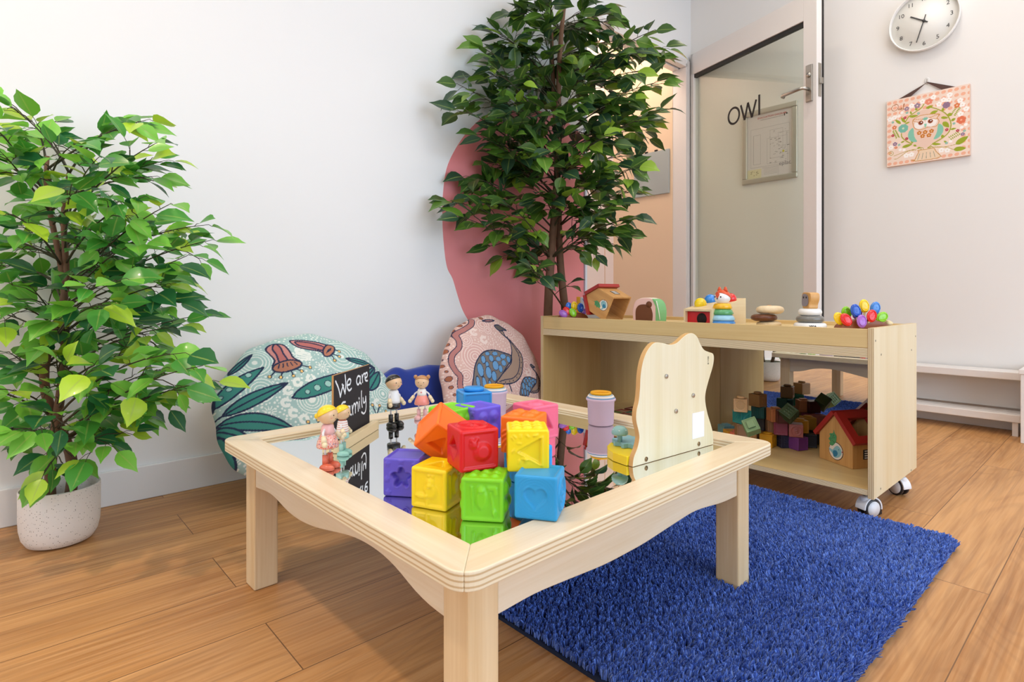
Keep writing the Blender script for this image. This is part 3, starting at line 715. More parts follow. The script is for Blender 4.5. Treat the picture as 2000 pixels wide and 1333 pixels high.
# grey clipboard on the passage wall
XP = 5.47*H
a0 = onx(1240, 309, XP); a1 = onx(1306, 293, XP); b0 = onx(1240, 389, XP); b1 = onx(1306, 379, XP)
yL = a0.y; yR = a1.y-0.01; zT = (a0.z+a1.z)/2+0.01; zB = (b0.z+b1.z)/2+0.005
nb = thing('notice_board', 'pale grey blank board hung on the peach passage wall', 'board'); nb.matrix_world = face_matrix(*wall_frame(XP), Vector((XP-0.0005, (yL+yR)/2, (zT+zB)/2)))
MB().box((0, 0, 0.006), (yL-yR, zT-zB, 0.012)).build('panel', M('board_grey', '#a9b1b0', 0.4), nb, bevel=0.003)
for x_ in (-0.04, 0.04): MB().box((x_, (zT-zB)/2+0.004, 0.008), (0.022, 0.012, 0.012)).build('clip', M_BLACK, nb, bevel=0.002)
# ================================================================== RUG, TABLE, CABINET
# ------------------------------------------------------------------ rug
rx0, rx1, ry0, ry1, rh = 1.145*H, 2.85*H, 0.485*H, 2.62*H, 0.026
rug = thing('shag_rug', 'rectangular deep blue shag rug lying under the mirror table', 'rug', (0, 0, 0))
rc = 0.05
def rrect(x0, x1, y0, y1, r, n=6):
    P = []
    for cx, cy, a0 in ((x1-r, y1-r, 0), (x0+r, y1-r, 90), (x0+r, y0+r, 180), (x1-r, y0+r, 270)):
        for k in range(n+1):
            a_ = math.radians(a0+90*k/n); P.append((cx+r*math.cos(a_), cy+r*math.sin(a_)))
    return P
MB().prism(rrect(rx0+0.001, rx1-0.012, ry0+0.012, ry1-0.012, rc), (0, 0, 0), (1, 0, 0), (0, 1, 0), (0, 0, 1), 0.007).build('backing', M('rug_backing', '#101d38', 0.9), rug)
def rug_mat():
    m, nt, N, L, b = new_mat('rug_pile'); a_ = N.new('ShaderNodeAttribute'); a_.attribute_name = 'Col'; L.new(a_.outputs['Color'], b.inputs['Base Color'])
    b.inputs['Roughness'].default_value = 0.55; b.inputs['Sheen Weight'].default_value = 0.6; b.inputs['Sheen Roughness'].default_value = 0.4
    b.inputs['Sheen Tint'].default_value = (0.5, 0.65, 1, 1); b.inputs['Specular IOR Level'].default_value = 0.35
    return m
n = 125000
px_ = RNG.uniform(rx0+0.003, rx1-0.003, n); py_ = RNG.uniform(ry0+0.003, ry1-0.003, n)
cxn = np.clip(px_, rx0+rc, rx1-rc); cyn = np.clip(py_, ry0+rc, ry1-rc); keep = np.hypot(px_-cxn, py_-cyn) < rc
px_, py_ = px_[keep], py_[keep]; n = len(px_)
ci, cj = np.floor(px_/0.0085), np.floor(py_/0.0085)             # yarn clumps: neighbouring strands bend to a common tip
hs1 = np.modf(np.abs(np.sin(ci*12.9898+cj*78.233)*43758.5453))[0]; hs2 = np.modf(np.abs(np.sin(ci*39.346+cj*11.135)*24634.6345))[0]
hs3 = np.modf(np.abs(np.sin(ci*73.156+cj*52.235)*13758.5453))[0]
lx = np.cos(py_*5.1+1.3*np.sin(px_*7.0))*0.0035+(hs1-0.5)*0.012; ly = np.sin(px_*4.7+py_*2.2)*0.0035-0.002+(hs2-0.5)*0.012
tx_, ty_ = (ci+0.5)*0.0085+lx, (cj+0.5)*0.0085+ly
ox = (tx_-px_)*0.62+RNG.normal(0, 0.0016, n); oy = (ty_-py_)*0.62+RNG.normal(0, 0.0016, n)
wav = 0.5+0.5*np.sin(px_*9+2.2*np.sin(py_*7))*np.cos(py_*8+1.5*np.sin(px_*6))
hgt = RNG.uniform(0.0135, 0.0175, n)+0.004*hs3+0.003*wav
ex = np.minimum(px_-rx0, rx1-px_); ey = np.minimum(py_-ry0, ry1-py_); edge = np.exp(-np.minimum(ex, ey)/0.012); hgt *= 1-0.30*edge
ox += np.where((ex < ey) & (px_-rx0 > 0.1), edge*0.007, 0); oy += np.where(ey <= ex, np.where(py_-ry0 < ry1-py_, -1, 1)*edge*0.008, 0)
ox = np.where(px_-rx0 < 0.02, np.minimum(ox, 0.001), ox)
base = np.stack([px_, py_, np.full(n, 0.006)], 1)
top = base+np.stack([ox, oy, hgt], 1); mid = base+np.stack([ox*0.3, oy*0.3, hgt*0.6], 1)
wd = RNG.uniform(0.0012, 0.0020, n); an = RNG.uniform(0, 2*np.pi, n)
Vs = []
for lvl, w_ in ((base, 0.8), (mid, 1.25), (top, 0.8)):
    for k in range(3):
        a_ = an+k*2*np.pi/3; Vs.append(lvl+np.stack([np.cos(a_), np.sin(a_), 0.3*np.sin(a_*1.7)], 1)*(wd*w_)[:, None])
V = np.stack(Vs, 1).reshape(-1, 3); b0 = np.arange(n)*9
Q = []
for l_ in range(2):
    for k in range(3):
        k2 = (k+1) % 3; Q.append(np.stack([b0+l_*3+k, b0+l_*3+k2, b0+l_*3+3+k2, b0+l_*3+3+k], 1))
Q = np.stack(Q, 1).reshape(-1, 4)
c0, c1 = np.array(hexc('#2546a0')[:3]), np.array(hexc('#6c92ea')[:3])
f_ = RNG.uniform(0, 1, n)[:, None]; cc_ = c0*(1-f_)+c1*f_
pile = np_mesh('pile', V, Q, rug_mat(), rug, True, np.repeat(cc_, 9, 0)); pile['kind'] = 'stuff'

# ------------------------------------------------------------------ mirror table
k_ = 0.496*H; TZ = H-k_
def tp(px, py, z=None): return onz(px, py, TZ if z is None else z)
cF, cL, cR = tp(903.7, 1128.4), tp(433, 856.4), tp(1514.6, 863.4)
U_ = (cR-cF).normalized(); trot = math.atan2(U_.y, U_.x)
u2 = (cL-cF).normalized(); trot = (trot+math.atan2(u2.y, u2.x)-math.pi/2)/2
TS = ((cR-cF).length+(cL-cF).length)/2
tb = thing('mirror_table', 'low square birch play table with a mirror top and wavy apron boards', 'table', (cF.x, cF.y, 0), trot)
TM = tb.matrix_basis.copy() if False else Matrix.Translation((cF.x, cF.y, 0)) @ Matrix.Rotation(trot, 4, 'Z')
M_TX = wood('birch_top', '#ecdcc0', '#dcc39c', 'X', rough=0.32, coat=0.2)
M_TY = wood('birch_top_y', '#ecdcc0', '#dcc39c', 'Y', rough=0.32, coat=0.2)
M_TZ = wood('birch_leg', '#e6cfa8', '#d2b07f', 'Z', rough=0.4)
M_EDGE = ply_edge('ply_edge_z', 'Z', 150, '#e6d8ba', '#c6aa80')
TT = 0.024; RW = 0.066*TS/0.836*1.12; r = 0.03
# inner mirror opening from the photograph
iF = TM.inverted() @ tp(918.5, 1067); iL = TM.inverted() @ tp(513.5, 860.5); iR = TM.inverted() @ tp(1442.3, 863.8)
RW = (iF.x+iF.y+iL.x+(TS-iL.y)+(TS-iR.x)+iR.y)/6
corners = [(0, 0), (TS, 0), (TS, TS), (0, TS)]; dirs = [(1, 0), (0, 1), (-1, 0), (0, -1)]
def rail(i, w0, w1, z0, z1, rad):
    c = Vector(corners[i]+(0,)); d = Vector(dirs[i]+(0,)); nn = Vector((-d.y, d.x, 0)); P = [(w1, w1)]
    for k in range(5):
        a_ = math.radians(45+45*k/4); P.append((w0+rad-rad*math.cos(a_)*1, w0+rad-rad*math.sin(a_)))
    for k in range(5):
        a_ = math.radians(90+45*k/4); P.append((TS-w0-rad-rad*math.cos(a_), w0+rad-rad*math.sin(a_)))
    P.append((TS-w1, w1))
    return P, c, d, nn
for i in range(4):
    P, c, d, nn = rail(i, 0.0, RW, 0, 0, r)
    mb = MB(); mt = M_TX if i % 2 == 0 else M_TY
    g = 0.0004
    P = [(a_ if j_ not in (0, len(P)-1) else a_, b_) for j_, (a_, b_) in enumerate(P)]
    mb.prism(P, c+Vector((0, 0, TZ-TT)), d, nn, (0, 0, 1), TT, 0, 1)
    mb.build('frame_rail', [mt, M_EDGE], tb, bevel=0.0022, bseg=3)
    # slimmer moulding under the rail edge
ZM = TZ-0.008
MB().bx(RW-0.004, TS-RW+0.004, RW-0.004, TS-RW+0.004, ZM-0.004, ZM).build('mirror', MIRROR, tb)
MB().bx(RW-0.01, TS-RW+0.01, RW-0.01, TS-RW+0.01, ZM-0.013, ZM-0.0045).build('mirror_backing', M_TX, tb)
ov = 0.062*H; lw = 0.05; lt = TZ-TT-0.0005
# legs (the two on the +x side stand on the rug pile)
for (x, y) in ((ov, ov), (TS-ov-lw, ov), (ov, TS-ov-lw), (TS-ov-lw, TS-ov-lw)):
    wp = TM @ Vector((x, y, 0)); zb = 0.0 if wp.x < rx0-0.03 else 0.012
    lg = MB().bx(x, x+lw, y, y+lw, zb if zb else 0.0005, lt).build('leg', M_TZ, tb, bevel=0.003, bseg=2)
# aprons
def apz(t, which):
    key = ([(0, .355), (.1, .360), (.2, .352), (.336, .341), (.486, .342), (.6, .351), (.737, .361), (.82, .352), (.9, .341), (1, .338)],
           [(0, .348), (.08, .354), (.19, .392), (.28, .400), (.37, .393), (.47, .372), (.56, .353), (.66, .341), (.75, .343), (.83, .360), (.9, .364), (1, .350)])[which]
    xs = [q_[0] for q_ in key]; ys = [q_[1] for q_ in key]
    return float(np.interp(np.array([t+dq for dq in np.linspace(-0.04, 0.04, 9)]), xs, ys).mean())*H
M_AP = wood('birch_apron', '#e9ddc6', '#d9c4a2', 'X', rough=0.35); M_APY = wood('birch_apron_y', '#e9ddc6', '#d9c4a2', 'Y', rough=0.35)
L_ = TS-2*ov-2*lw
for i in range(4):
    c = Vector(corners[i]+(0,)); d = Vector(dirs[i]+(0,)); nn = Vector((-d.y, d.x, 0))
    # symmetric board seen from outside: both visible boards dip towards the far leg
    P = [(0.0003, lt)]+[(0.0003+(L_-0.0006)*j_/40, apz(j_/40, 0 if i in (0, 2) else 1)) for j_ in range(41)]+[(L_-0.0003, lt)]
    if i in (3, 1): P = [(L_-a_, b_) for a_, b_ in P]
    mb = MB().prism(P, c+d*(ov+lw)+nn*(ov+0.003), d, (0, 0, 1), nn, 0.018); mb.build('apron', M_AP if i % 2 == 0 else M_APY, tb, bevel=0.0015)

# ------------------------------------------------------------------ cabinet on castors
X1, X2, Y1, Y2 = 2.83*H, 3.53*H, 0.785*H, 2.837*H
zb_, zt2 = 0.109*H, 0.858*H
M_C1 = wood('birch_panel_z', '#eadcba', '#dfcb9f', 'Z', rough=0.4, k=0.6); M_C2 = wood('birch_panel_y_shaded', '#e4c98e', '#d3b074', 'Y', rough=0.38, k=0.6)  # front and tray boards: same birch, shade put into a darker tan
M_C3 = wood('birch_inside_shaded', '#dcbd80', '#cca768', 'Z', rough=0.45, k=0.6)  # inside faces: same birch again, interior shade put into the colour
PEX = ply_edge('ply_edge_y', 'Y', 230, '#e6d2a8', '#a98355'); PEZ = ply_edge('ply_edge_cz', 'Z', 300, '#ecdcb6', '#a98355')
cb = thing('storage_cabinet', 'low open birch plywood cabinet on castors with a tray top and mirrored back', 'cabinet', (X1, Y1, 0))
CW, CD, tk = Y2-Y1, X2-X1, 0.0145
# mis order: -z +z -y +y -x +x
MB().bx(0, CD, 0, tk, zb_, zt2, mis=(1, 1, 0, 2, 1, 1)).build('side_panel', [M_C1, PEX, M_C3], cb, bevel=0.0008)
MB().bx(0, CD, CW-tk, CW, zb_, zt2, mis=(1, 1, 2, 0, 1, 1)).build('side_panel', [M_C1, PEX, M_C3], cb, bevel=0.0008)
TRZ = 0.770*H; FLZ = 0.832*H
MB().bx(0.001, CD-0.001, tk+0.0003, CW-tk-0.0003, 0.727*H, TRZ, mis=(0, 0, 1, 1, 1, 1)).build('tray_board', [M_C2, PEZ], cb)
MB().bx(0.0015, 0.013, tk+0.0003, CW-tk-0.0003, TRZ+0.0003, 0.853*H).build('tray_lip', M_C2, cb, bevel=0.001)
MB().bx(CD-0.013, CD-0.0015, tk+0.0003, CW-tk-0.0003, TRZ+0.0003, 0.853*H).build('tray_lip', M_C2, cb, bevel=0.001)
MB().bx(0.0135, CD-0.0135, tk+0.0005, CW-tk-0.0005, FLZ-0.006, FLZ).build('tray_floor', M_C2, cb)
SZ = 0.147*H
MB().bx(0.001, CD-0.001, tk+0.0003, CW-tk-0.0003, 0.122*H, SZ, mis=(0, 0, 1, 1, 1, 1)).build('bottom_shelf', [M_C2, PEZ], cb)
dv = 1.828*H-Y1; XM = 3.46*H-X1
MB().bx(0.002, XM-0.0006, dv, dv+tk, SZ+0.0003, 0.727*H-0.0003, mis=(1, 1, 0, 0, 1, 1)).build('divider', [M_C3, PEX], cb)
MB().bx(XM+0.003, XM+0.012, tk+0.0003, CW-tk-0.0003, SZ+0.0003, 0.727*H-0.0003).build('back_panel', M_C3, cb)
MB().bx(XM, XM+0.0027, tk+0.0006, dv-0.0006, SZ+0.0006, 0.727*H-0.0006).build('mirror', MIRROR, cb)
MB().bx(XM, XM+0.0027, dv+tk+0.0006, CW-tk-0.0006, SZ+0.0006, 0.727*H-0.0006).build('mirror', MIRROR, cb)
for (px, py) in ((1710, 666), (1721, 693), (1780, 684), (1788, 657), (1720, 955), (1779.5, 919)):
    q = ony(px, py, Y1); MB().cyl((q.x-X1, -0.0006, q.z), (q.x-X1, 0.001, q.z), 0.0028, seg=14).build('screw', M('screw_grey', '#8c8577', 0.4, metal=0.8), cb)
MB().cyl((XM-0.06, dv-0.001, 0.70*H), (XM-0.06, dv+0.001, 0.70*H), 0.006, seg=16).build('cam_cap', M_C1, cb)
def castor(loc, yaw, brake):
    e = bpy.data.objects.new('castor', None); COL.objects.link(e); e.parent = cb; e.location = loc; e.rotation_euler = (0, 0, yaw)
    hw = 0.0265; zc = hw
    for s_ in (-1, 1):
        y0 = s_*0.011
        MB().lathe([(hw-0.002, -0.0045), (hw, -0.003), (hw, 0.003), (hw-0.002, 0.0045)], 32, (0, y0, zc), 0, Matrix.Rotation(math.pi/2, 3, 'X')).build('wheel', M('castor_tyre', '#26252a', 0.35), e)
        MB().lathe([(0.0, -0.001), (hw*0.8, -0.0008), (hw*0.8, 0.0008), (0, 0.001)], 28, (0, y0+s_*0.0052, zc), 0, Matrix.Rotation(math.pi/2, 3, 'X')).build('hub_cap', M_WHITEP, e)
    hood = MB(); n_ = 14; vs = []; fs = []
    for i in range(n_+1):
        a_ = math.radians(-8+190*i/n_); ro = hw+0.006
        for yy_ in (-0.0155, 0.0155):
            for rr in (hw+0.0015, ro): vs.append((rr*math.cos(a_), yy_, zc+rr*math.sin(a_)))
    for i in range(n_):
        a_ = 4*i; b_ = a_+4; fs += [(a_+1, a_+3, b_+3, b_+1), (a_, b_, b_+2, a_+2), (a_, a_+1, b_+1, b_), (a_+2, b_+2, b_+3, a_+3)]
    fs += [(0, 2, 3, 1), (4*n_, 4*n_+1, 4*n_+3, 4*n_+2)]
    hood.add(vs, fs, 0, True); hood.box((-0.004, 0, zc), (0.012, 0.010, 0.03))
    hood.lathe([(0.014, zc+hw-0.012), (0.013, zc+hw+0.004), (0.009, zc+hw+0.007)], 24, (-0.012, 0, 0))
    hood.build('hood', M_WHITEP, e, bevel=0.001)
    MB().cyl((-0.012, 0, zc+hw+0.006), (-0.012, 0, zb_+0.006), 0.005, seg=14).build('stem', M_STEEL, e)
    if brake:
        bk = MB(); bk.prism([(0.026, 0.004), (0.038, 0.006), (0.037, 0.030), (0.034, 0.046), (0.026, 0.050), (0.030, 0.030), (0.024, 0.012)], (0, -0.010, 0), (1, 0, 0), (0, 0, 1), (0, 1, 0), 0.020)
        bk.build('brake_lever', M('brake_black', '#1b1a1c', 0.3), e, bevel=0.002)
fc = onz(1703, 1014, 0)
zs = (zb_-0.0685)
castor((0.072*H+0.012, 0.045*H, 0), math.radians(-25), True)
castor((CD-0.17*H, 0.04*H, 0), math.radians(65), False)
castor((0.072*H, CW-0.045*H, 0), math.radians(15), True); castor((CD-0.16*H, CW-0.045*H, 0), math.radians(100), False)
# ================================================================== POTTED TREES
def leaf_mat():
    m, nt, N, L, b = new_mat('ficus_leaf'); a_ = N.new('ShaderNodeAttribute'); a_.attribute_name = 'Col'
    v = N.new('ShaderNodeAttribute'); v.attribute_name = 'vein'
    r = N.new('ShaderNodeMapRange'); r.inputs['From Min'].default_value = 0.90; r.inputs['From Max'].default_value = 0.97; L.new(v.outputs['Fac'], r.inputs['Value'])
    lt_ = N.new('ShaderNodeMix'); lt_.data_type = 'RGBA'; lt_.inputs[7].default_value = hexc('#a9c060'); L.new(a_.outputs['Color'], lt_.inputs[6])
    ml = N.new('ShaderNodeMath'); ml.operation = 'MULTIPLY'; ml.inputs[1].default_value = 0.55; L.new(r.outputs[0], ml.inputs[0]); L.new(ml.outputs[0], lt_.inputs[0])
    L.new(lt_.outputs[2], b.inputs['Base Color']); b.inputs['Roughness'].default_value = 0.33; b.inputs['Specular IOR Level'].default_value = 0.5
    b.inputs['Coat Weight'].default_value = 0.12
    tr = N.new('ShaderNodeBsdfTranslucent'); L.new(lt_.outputs[2], tr.inputs['Color']); mx = N.new('ShaderNodeMixShader'); mx.inputs[0].default_value = 0.22
    L.new(b.outputs[0], mx.inputs[1]); L.new(tr.outputs[0], mx.inputs[2]); L.new(mx.outputs[0], N['Material Output'].inputs['Surface'])
    return m
M_LEAF = leaf_mat()
M_BARK = M('bark', '#6f4f38', 0.75, var=0.35, bump=0.6, bscale=45, vscale=30)
M_TWIG = M('twig', '#3d3a22', 0.6)
LT = np.array([0, .08, .22, .42, .64, .82, 1.0]); LW = np.array([0.02, .13, .245, .285, .215, .085, 0.0])
def foliage(leaves, parent, off):
    """leaves: (base, direction, up, length, width factor, colour, curl)"""
    V, Cc, vein, Q = [], [], [], []
    for i, (P, D, N_, L_, wf, c, curl) in enumerate(leaves):
        D = D.normalized(); Sd = D.cross(N_); Sd = Sd.normalized() if Sd.length > 1e-4 else D.orthogonal().normalized(); Nn = Sd.cross(D)
        o = len(V); P = P-off
        for t_, w_ in zip(LT, LW):
            ctr = P+D*(L_*(t_-0.10*curl*t_*t_))-Nn*(curl*L_*0.45*t_*t_)
            for s_ in (-1, 0, 1):
                V.append(ctr+Sd*(s_*w_*wf*L_)+Nn*(abs(s_)*w_*L_*0.28)); Cc.append(c); vein.append(1.0 if s_ == 0 else 0.0)
        for k in range(6):
            for s_ in range(2):
                a_ = o+3*k+s_; Q.append((a_, a_+1, a_+4, a_+3))
    return np_mesh('foliage', [tuple(v) for v in V], Q, M_LEAF, parent, True, np.array(Cc), attr={'vein': vein})

def make_tree(name, label, base, trunks, tips, leaf_len, cols, per_tip, pot, ymax, seed, twist, spread_=1.0, group=None, wr=(0.9, 1.25)):
    R = random.Random(seed); base = Vector(base)
    t = thing(name, label, 'plant', base)
    # pot
    pr, ph = pot
    MB().lathe([(0, 0.001), (pr*0.66, 0.001), (pr*0.82, 0.006), (pr*0.93, 0.022), (pr*0.985, 0.045), (pr, 0.07), (pr, ph-0.003), (pr*0.985, ph), (pr*0.955, ph-0.002), (pr*0.95, ph-0.04), (pr*0.9, 0.03), (0, 0.03)], 64).build('pot', POTM, t)
    MB().lathe([(pr*0.93, ph-0.062), (0, ph-0.055)], 32, cap=False).build('soil', M('soil', '#4a3b2e', 0.95, bump=0.8, bscale=60), t)
    tw = MB(); lv = []; paths = []
    for ti, (r0, top, phase) in enumerate(trunks):
        pts = []; n_ = 26
        for i in range(n_+1):
            s_ = i/n_; z = ph-0.06+s_*(top-ph+0.06); a_ = phase+twist*s_*math.pi*2; rr = r0*(1.0+0.15*math.sin(s_*9+ti))
            sep = r0*1.25*(1+1.1*math.sin(s_*7+ti))
            pts.append(Vector((math.cos(a_)*sep+0.012*math.sin(s_*11+ti*2), math.sin(a_)*sep+0.01*math.cos(s_*9+ti), z)))
        MB().tube(pts, [max(0.003, r0*(1-0.62*(i/n_))) for i in range(n_+1)], 12).build('trunk', M_BARK, t)
        paths.append(pts)
    lo, hi = ph+0.10, max(p[-1].z for p in paths)
    for ti, (px, py) in enumerate(tips):
        d0 = (base.x*FX+base.y*FY)
        best = None
        for _ in range(8):
            d = d0*(1+R.uniform(-0.2, 0.13)*spread_); tip = atd(px, py, d)
            if tip.y < ymax-0.015: best = tip; break
        if best is None: best = ony(px, py, ymax-0.03)
        tip = best-base
        hr = math.hypot(tip.x, tip.y); z0 = min(hi-0.02, max(lo, tip.z-0.35*hr-R.uniform(0, 0.05)))
        pth = paths[ti % len(paths)]; k = min(range(len(pth)), key=lambda i: abs(pth[i].z-z0)); p0 = pth[k]
        mid = p0.lerp(tip, 0.5)+Vector((R.uniform(-.02, .02), R.uniform(-.02, .02), 0.10*hr+R.uniform(0, 0.03)))
        cpts = []
        for i in range(9):
            s_ = i/8; cpts.append(p0*(1-s_)**2+mid*2*s_*(1-s_)+tip*s_*s_)
        tw.tube(cpts, [0.0032*(1-0.75*i/8)*(leaf_len/0.07) for i in range(9)], 5)
        def leafat(q, dirv, sz=1.0):
            up = Vector((R.uniform(-.5, .5), R.uniform(-.5, .5), 1)); 
            view = (Vector((0, 0, H))-(q+base)).normalized(); up = (up+view*R.uniform(0.0, 1.3)).normalized()
            L_ = leaf_len*sz*R.uniform(0.72, 1.15); st = q+dirv*R.uniform(0.012, 0.03)
            if (st+dirv*L_+base).y > ymax: 
                dirv = Vector((dirv.x, -abs(dirv.y)*0.3, dirv.z)).normalized()
            if st.y+base.y > ymax-0.01: return
            tw.tube([q, q.lerp(st, 0.5)+Vector((0, 0, 0.003)), st], 0.0008*(leaf_len/0.07), 3)
            lv.append((st+base, dirv, up, L_, R.uniform(*wr), cols(R), R.uniform(0.0, 0.75)))
        n_l = per_tip+R.randint(-1, 2)
        for i in range(n_l):
            s_ = 1-0.75*(i/n_l)**1.1; q = p0*(1-s_)**2+mid*2*s_*(1-s_)+tip*s_*s_
            tg = ((mid-p0)*(1-s_)+(tip-mid)*s_).normalized()
            side = tg.cross(Vector((0, 0, 1))); side = side.normalized() if side.length > 0.05 else Vector((1, 0, 0))
            sg = 1 if i % 2 else -1
            dv = tg*R.uniform(0.5, 1.1)+side*(sg*R.uniform(0.2, 1.0))+Vector((0, 0, R.uniform(-0.75, 0.35)))
            if i == 0: dv = tg+Vector((0, 0, -0.25))
            q2 = q
            if i > 2 and R.random() < 0.55:
                q2 = q+dv.normalized()*R.uniform(0.02, 0.06)*(leaf_len/0.07)
                if q2.y+base.y < ymax-0.02: tw.tube([q, q.lerp(q2, 0.5)+Vector((0, 0, 0.005)), q2], 0.0012*(leaf_len/0.07), 4)
                else: q2 = q
            leafat(q2, dv.normalized())
            if q2 is not q: leafat(q2, (dv.normalized()+Vector((R.uniform(-.9, .9), R.uniform(-.9, .9), R.uniform(-.7, .3)))).normalized(), 0.9)
    tw.build('branches', M_TWIG, t)
    foliage(lv, t, base)
    return t

def pot_mat():
    m, nt, N, L, b = new_mat('speckled_pot'); tc = N.new('ShaderNodeTexCoord'); vo = N.new('ShaderNodeTexVoronoi'); vo.inputs['Scale'].default_value = 330; vo.inputs['Randomness'].default_value = 1
    L.new(tc.outputs['Object'], vo.inputs['Vector']); sep = N.new('ShaderNodeSeparateColor'); L.new(vo.outputs['Color'], sep.inputs[0])
    g1 = N.new('ShaderNodeMath'); g1.operation = 'GREATER_THAN'; g1.inputs[1].default_value = 0.84; L.new(sep.outputs[0], g1.inputs[0])
    l1 = N.new('ShaderNodeMath'); l1.operation = 'LESS_THAN'; l1.inputs[1].default_value = 0.30; L.new(vo.outputs['Distance'], l1.inputs[0])
    mu = N.new('ShaderNodeMath'); mu.operation = 'MULTIPLY'; L.new(g1.outputs[0], mu.inputs[0]); L.new(l1.outputs[0], mu.inputs[1])
    mx = N.new('ShaderNodeMix'); mx.data_type = 'RGBA'; mx.inputs[6].default_value = hexc('#e9e2da'); mx.inputs[7].default_value = hexc('#6d6459'); L.new(mu.outputs[0], mx.inputs[0])
    L.new(mx.outputs[2], b.inputs['Base Color']); b.inputs['Roughness'].default_value = 0.6; return m
POTM = pot_mat()

def cols_left(R):
    x = R.random()
    if x < 0.14: c = hexc('#b4d83c')
    elif x < 0.52: c = hexc('#7bc243')
    elif x < 0.82: c = hexc('#519e3c')
    else: c = hexc('#2c6e3c')
    k = R.uniform(0.85, 1.12); return (c[0]*k, c[1]*k, c[2]*k)
def cols_big(R):
    x = R.random()
    if x < 0.10: c = hexc('#93b83a')
    elif x < 0.38: c = hexc('#5f8a30')
    elif x < 0.8: c = hexc('#40632b')
    else: c = hexc('#34553a')
    k = R.uniform(0.8, 1.1); return (c[0]*k, c[1]*k, c[2]*k)

left_tips = [(15, 205), (60, 235), (95, 270), (150, 280), (245, 235), (285, 235), (305, 280), (318, 315), (300, 345), (240, 330), (190, 310), (205, 380), (60, 320), (5, 300), (280, 385),
    (330, 400), (400, 440), (410, 470), (340, 450), (365, 500), (280, 470), (345, 590), (395, 615), (325, 555), (240, 545), (405, 745), (395, 715), (355, 690), (370, 760), (300, 640), (205, 640), (260, 690),
    (270, 800), (235, 790), (150, 740), (215, 870), (195, 830), (60, 850), (20, 690), (40, 600), (0, 520), (20, 420), (100, 420), (160, 470), (0, 760), (90, 810), (30, 840), (-60, 300), (-80, 450),
    (-70, 600), (-60, 750), (100, 540), (60, 480), (130, 640), (180, 520), (250, 430), (300, 520), (330, 640), (140, 360), (70, 390), (210, 590), (110, 700), (190, 720), (320, 720), (90, 920), (-20, 240), (340, 545), (60, 560), (220, 480)]
pc = onz(118, 1057, 0)
make_tree('potted_ficus', 'bright green artificial ficus in a round speckled cream pot at the left border', (pc.x, pc.y, 0), [(0.0135, 0.93, 0.4), (0.0125, 0.97, 3.4)], left_tips, 0.072, cols_left, 9, (0.134*H, 0.142), YW-0.02, 11, 0.9)
big_tips = [(895, 165), (910, 215), (945, 95), (965, 60), (1000, 25), (985, 70), (1050, 5), (1080, -30), (1140, -30), (1185, 10), (1180, 45), (1275, 60), (1300, 95), (1290, 110), (1240, 140), (1285, 160), (1295, 215),
    (1270, 240), (1230, 190), (1255, 255), (1225, 305), (1245, 325), (1235, 425), (1235, 375), (1195, 400), (1215, 455), (890, 395), (905, 425), (915, 345), (940, 265), (970, 275), (925, 385), (985, 395), (1015, 465),
    (1020, 505), (1035, 525), (1150, 470), (1150, 420), (1100, 330), (1060, 160), (1130, 100), (1100, 230), (1000, 200), (955, 190), (1180, 200), (1060, 60), (1010, 130), (960, 130), (1110, 50), (1200, 110), (1160, 150),
    (1040, 250), (1140, 260), (1080, 290), (1180, 330), (1020, 330), (960, 320), (1060, 380), (1110, 400), (1160, 360), (985, 240), (1210, 240), (1040, 100), (1090, 120), (1150, 60), (930, 150), (1000, 290), (1210, 80), (1120, 180), (1050, 200), (1240, 100), (1180, 265)]
BX = ray(1090, 600); bd = 3.03*H/BX.y
bt = make_tree('tall_ficus', 'tall dark green artificial ficus tree rising behind the birch cabinet', (bd*BX.x, 3.03*H, 0), [(0.025, 2.02, 2.4), (0.023, 1.9, 5.6)], big_tips, 0.104, cols_big, 13, (0.155*H, 0.2), YW-0.015, 23, 0.35, 0.8, None, (0.95, 1.2))

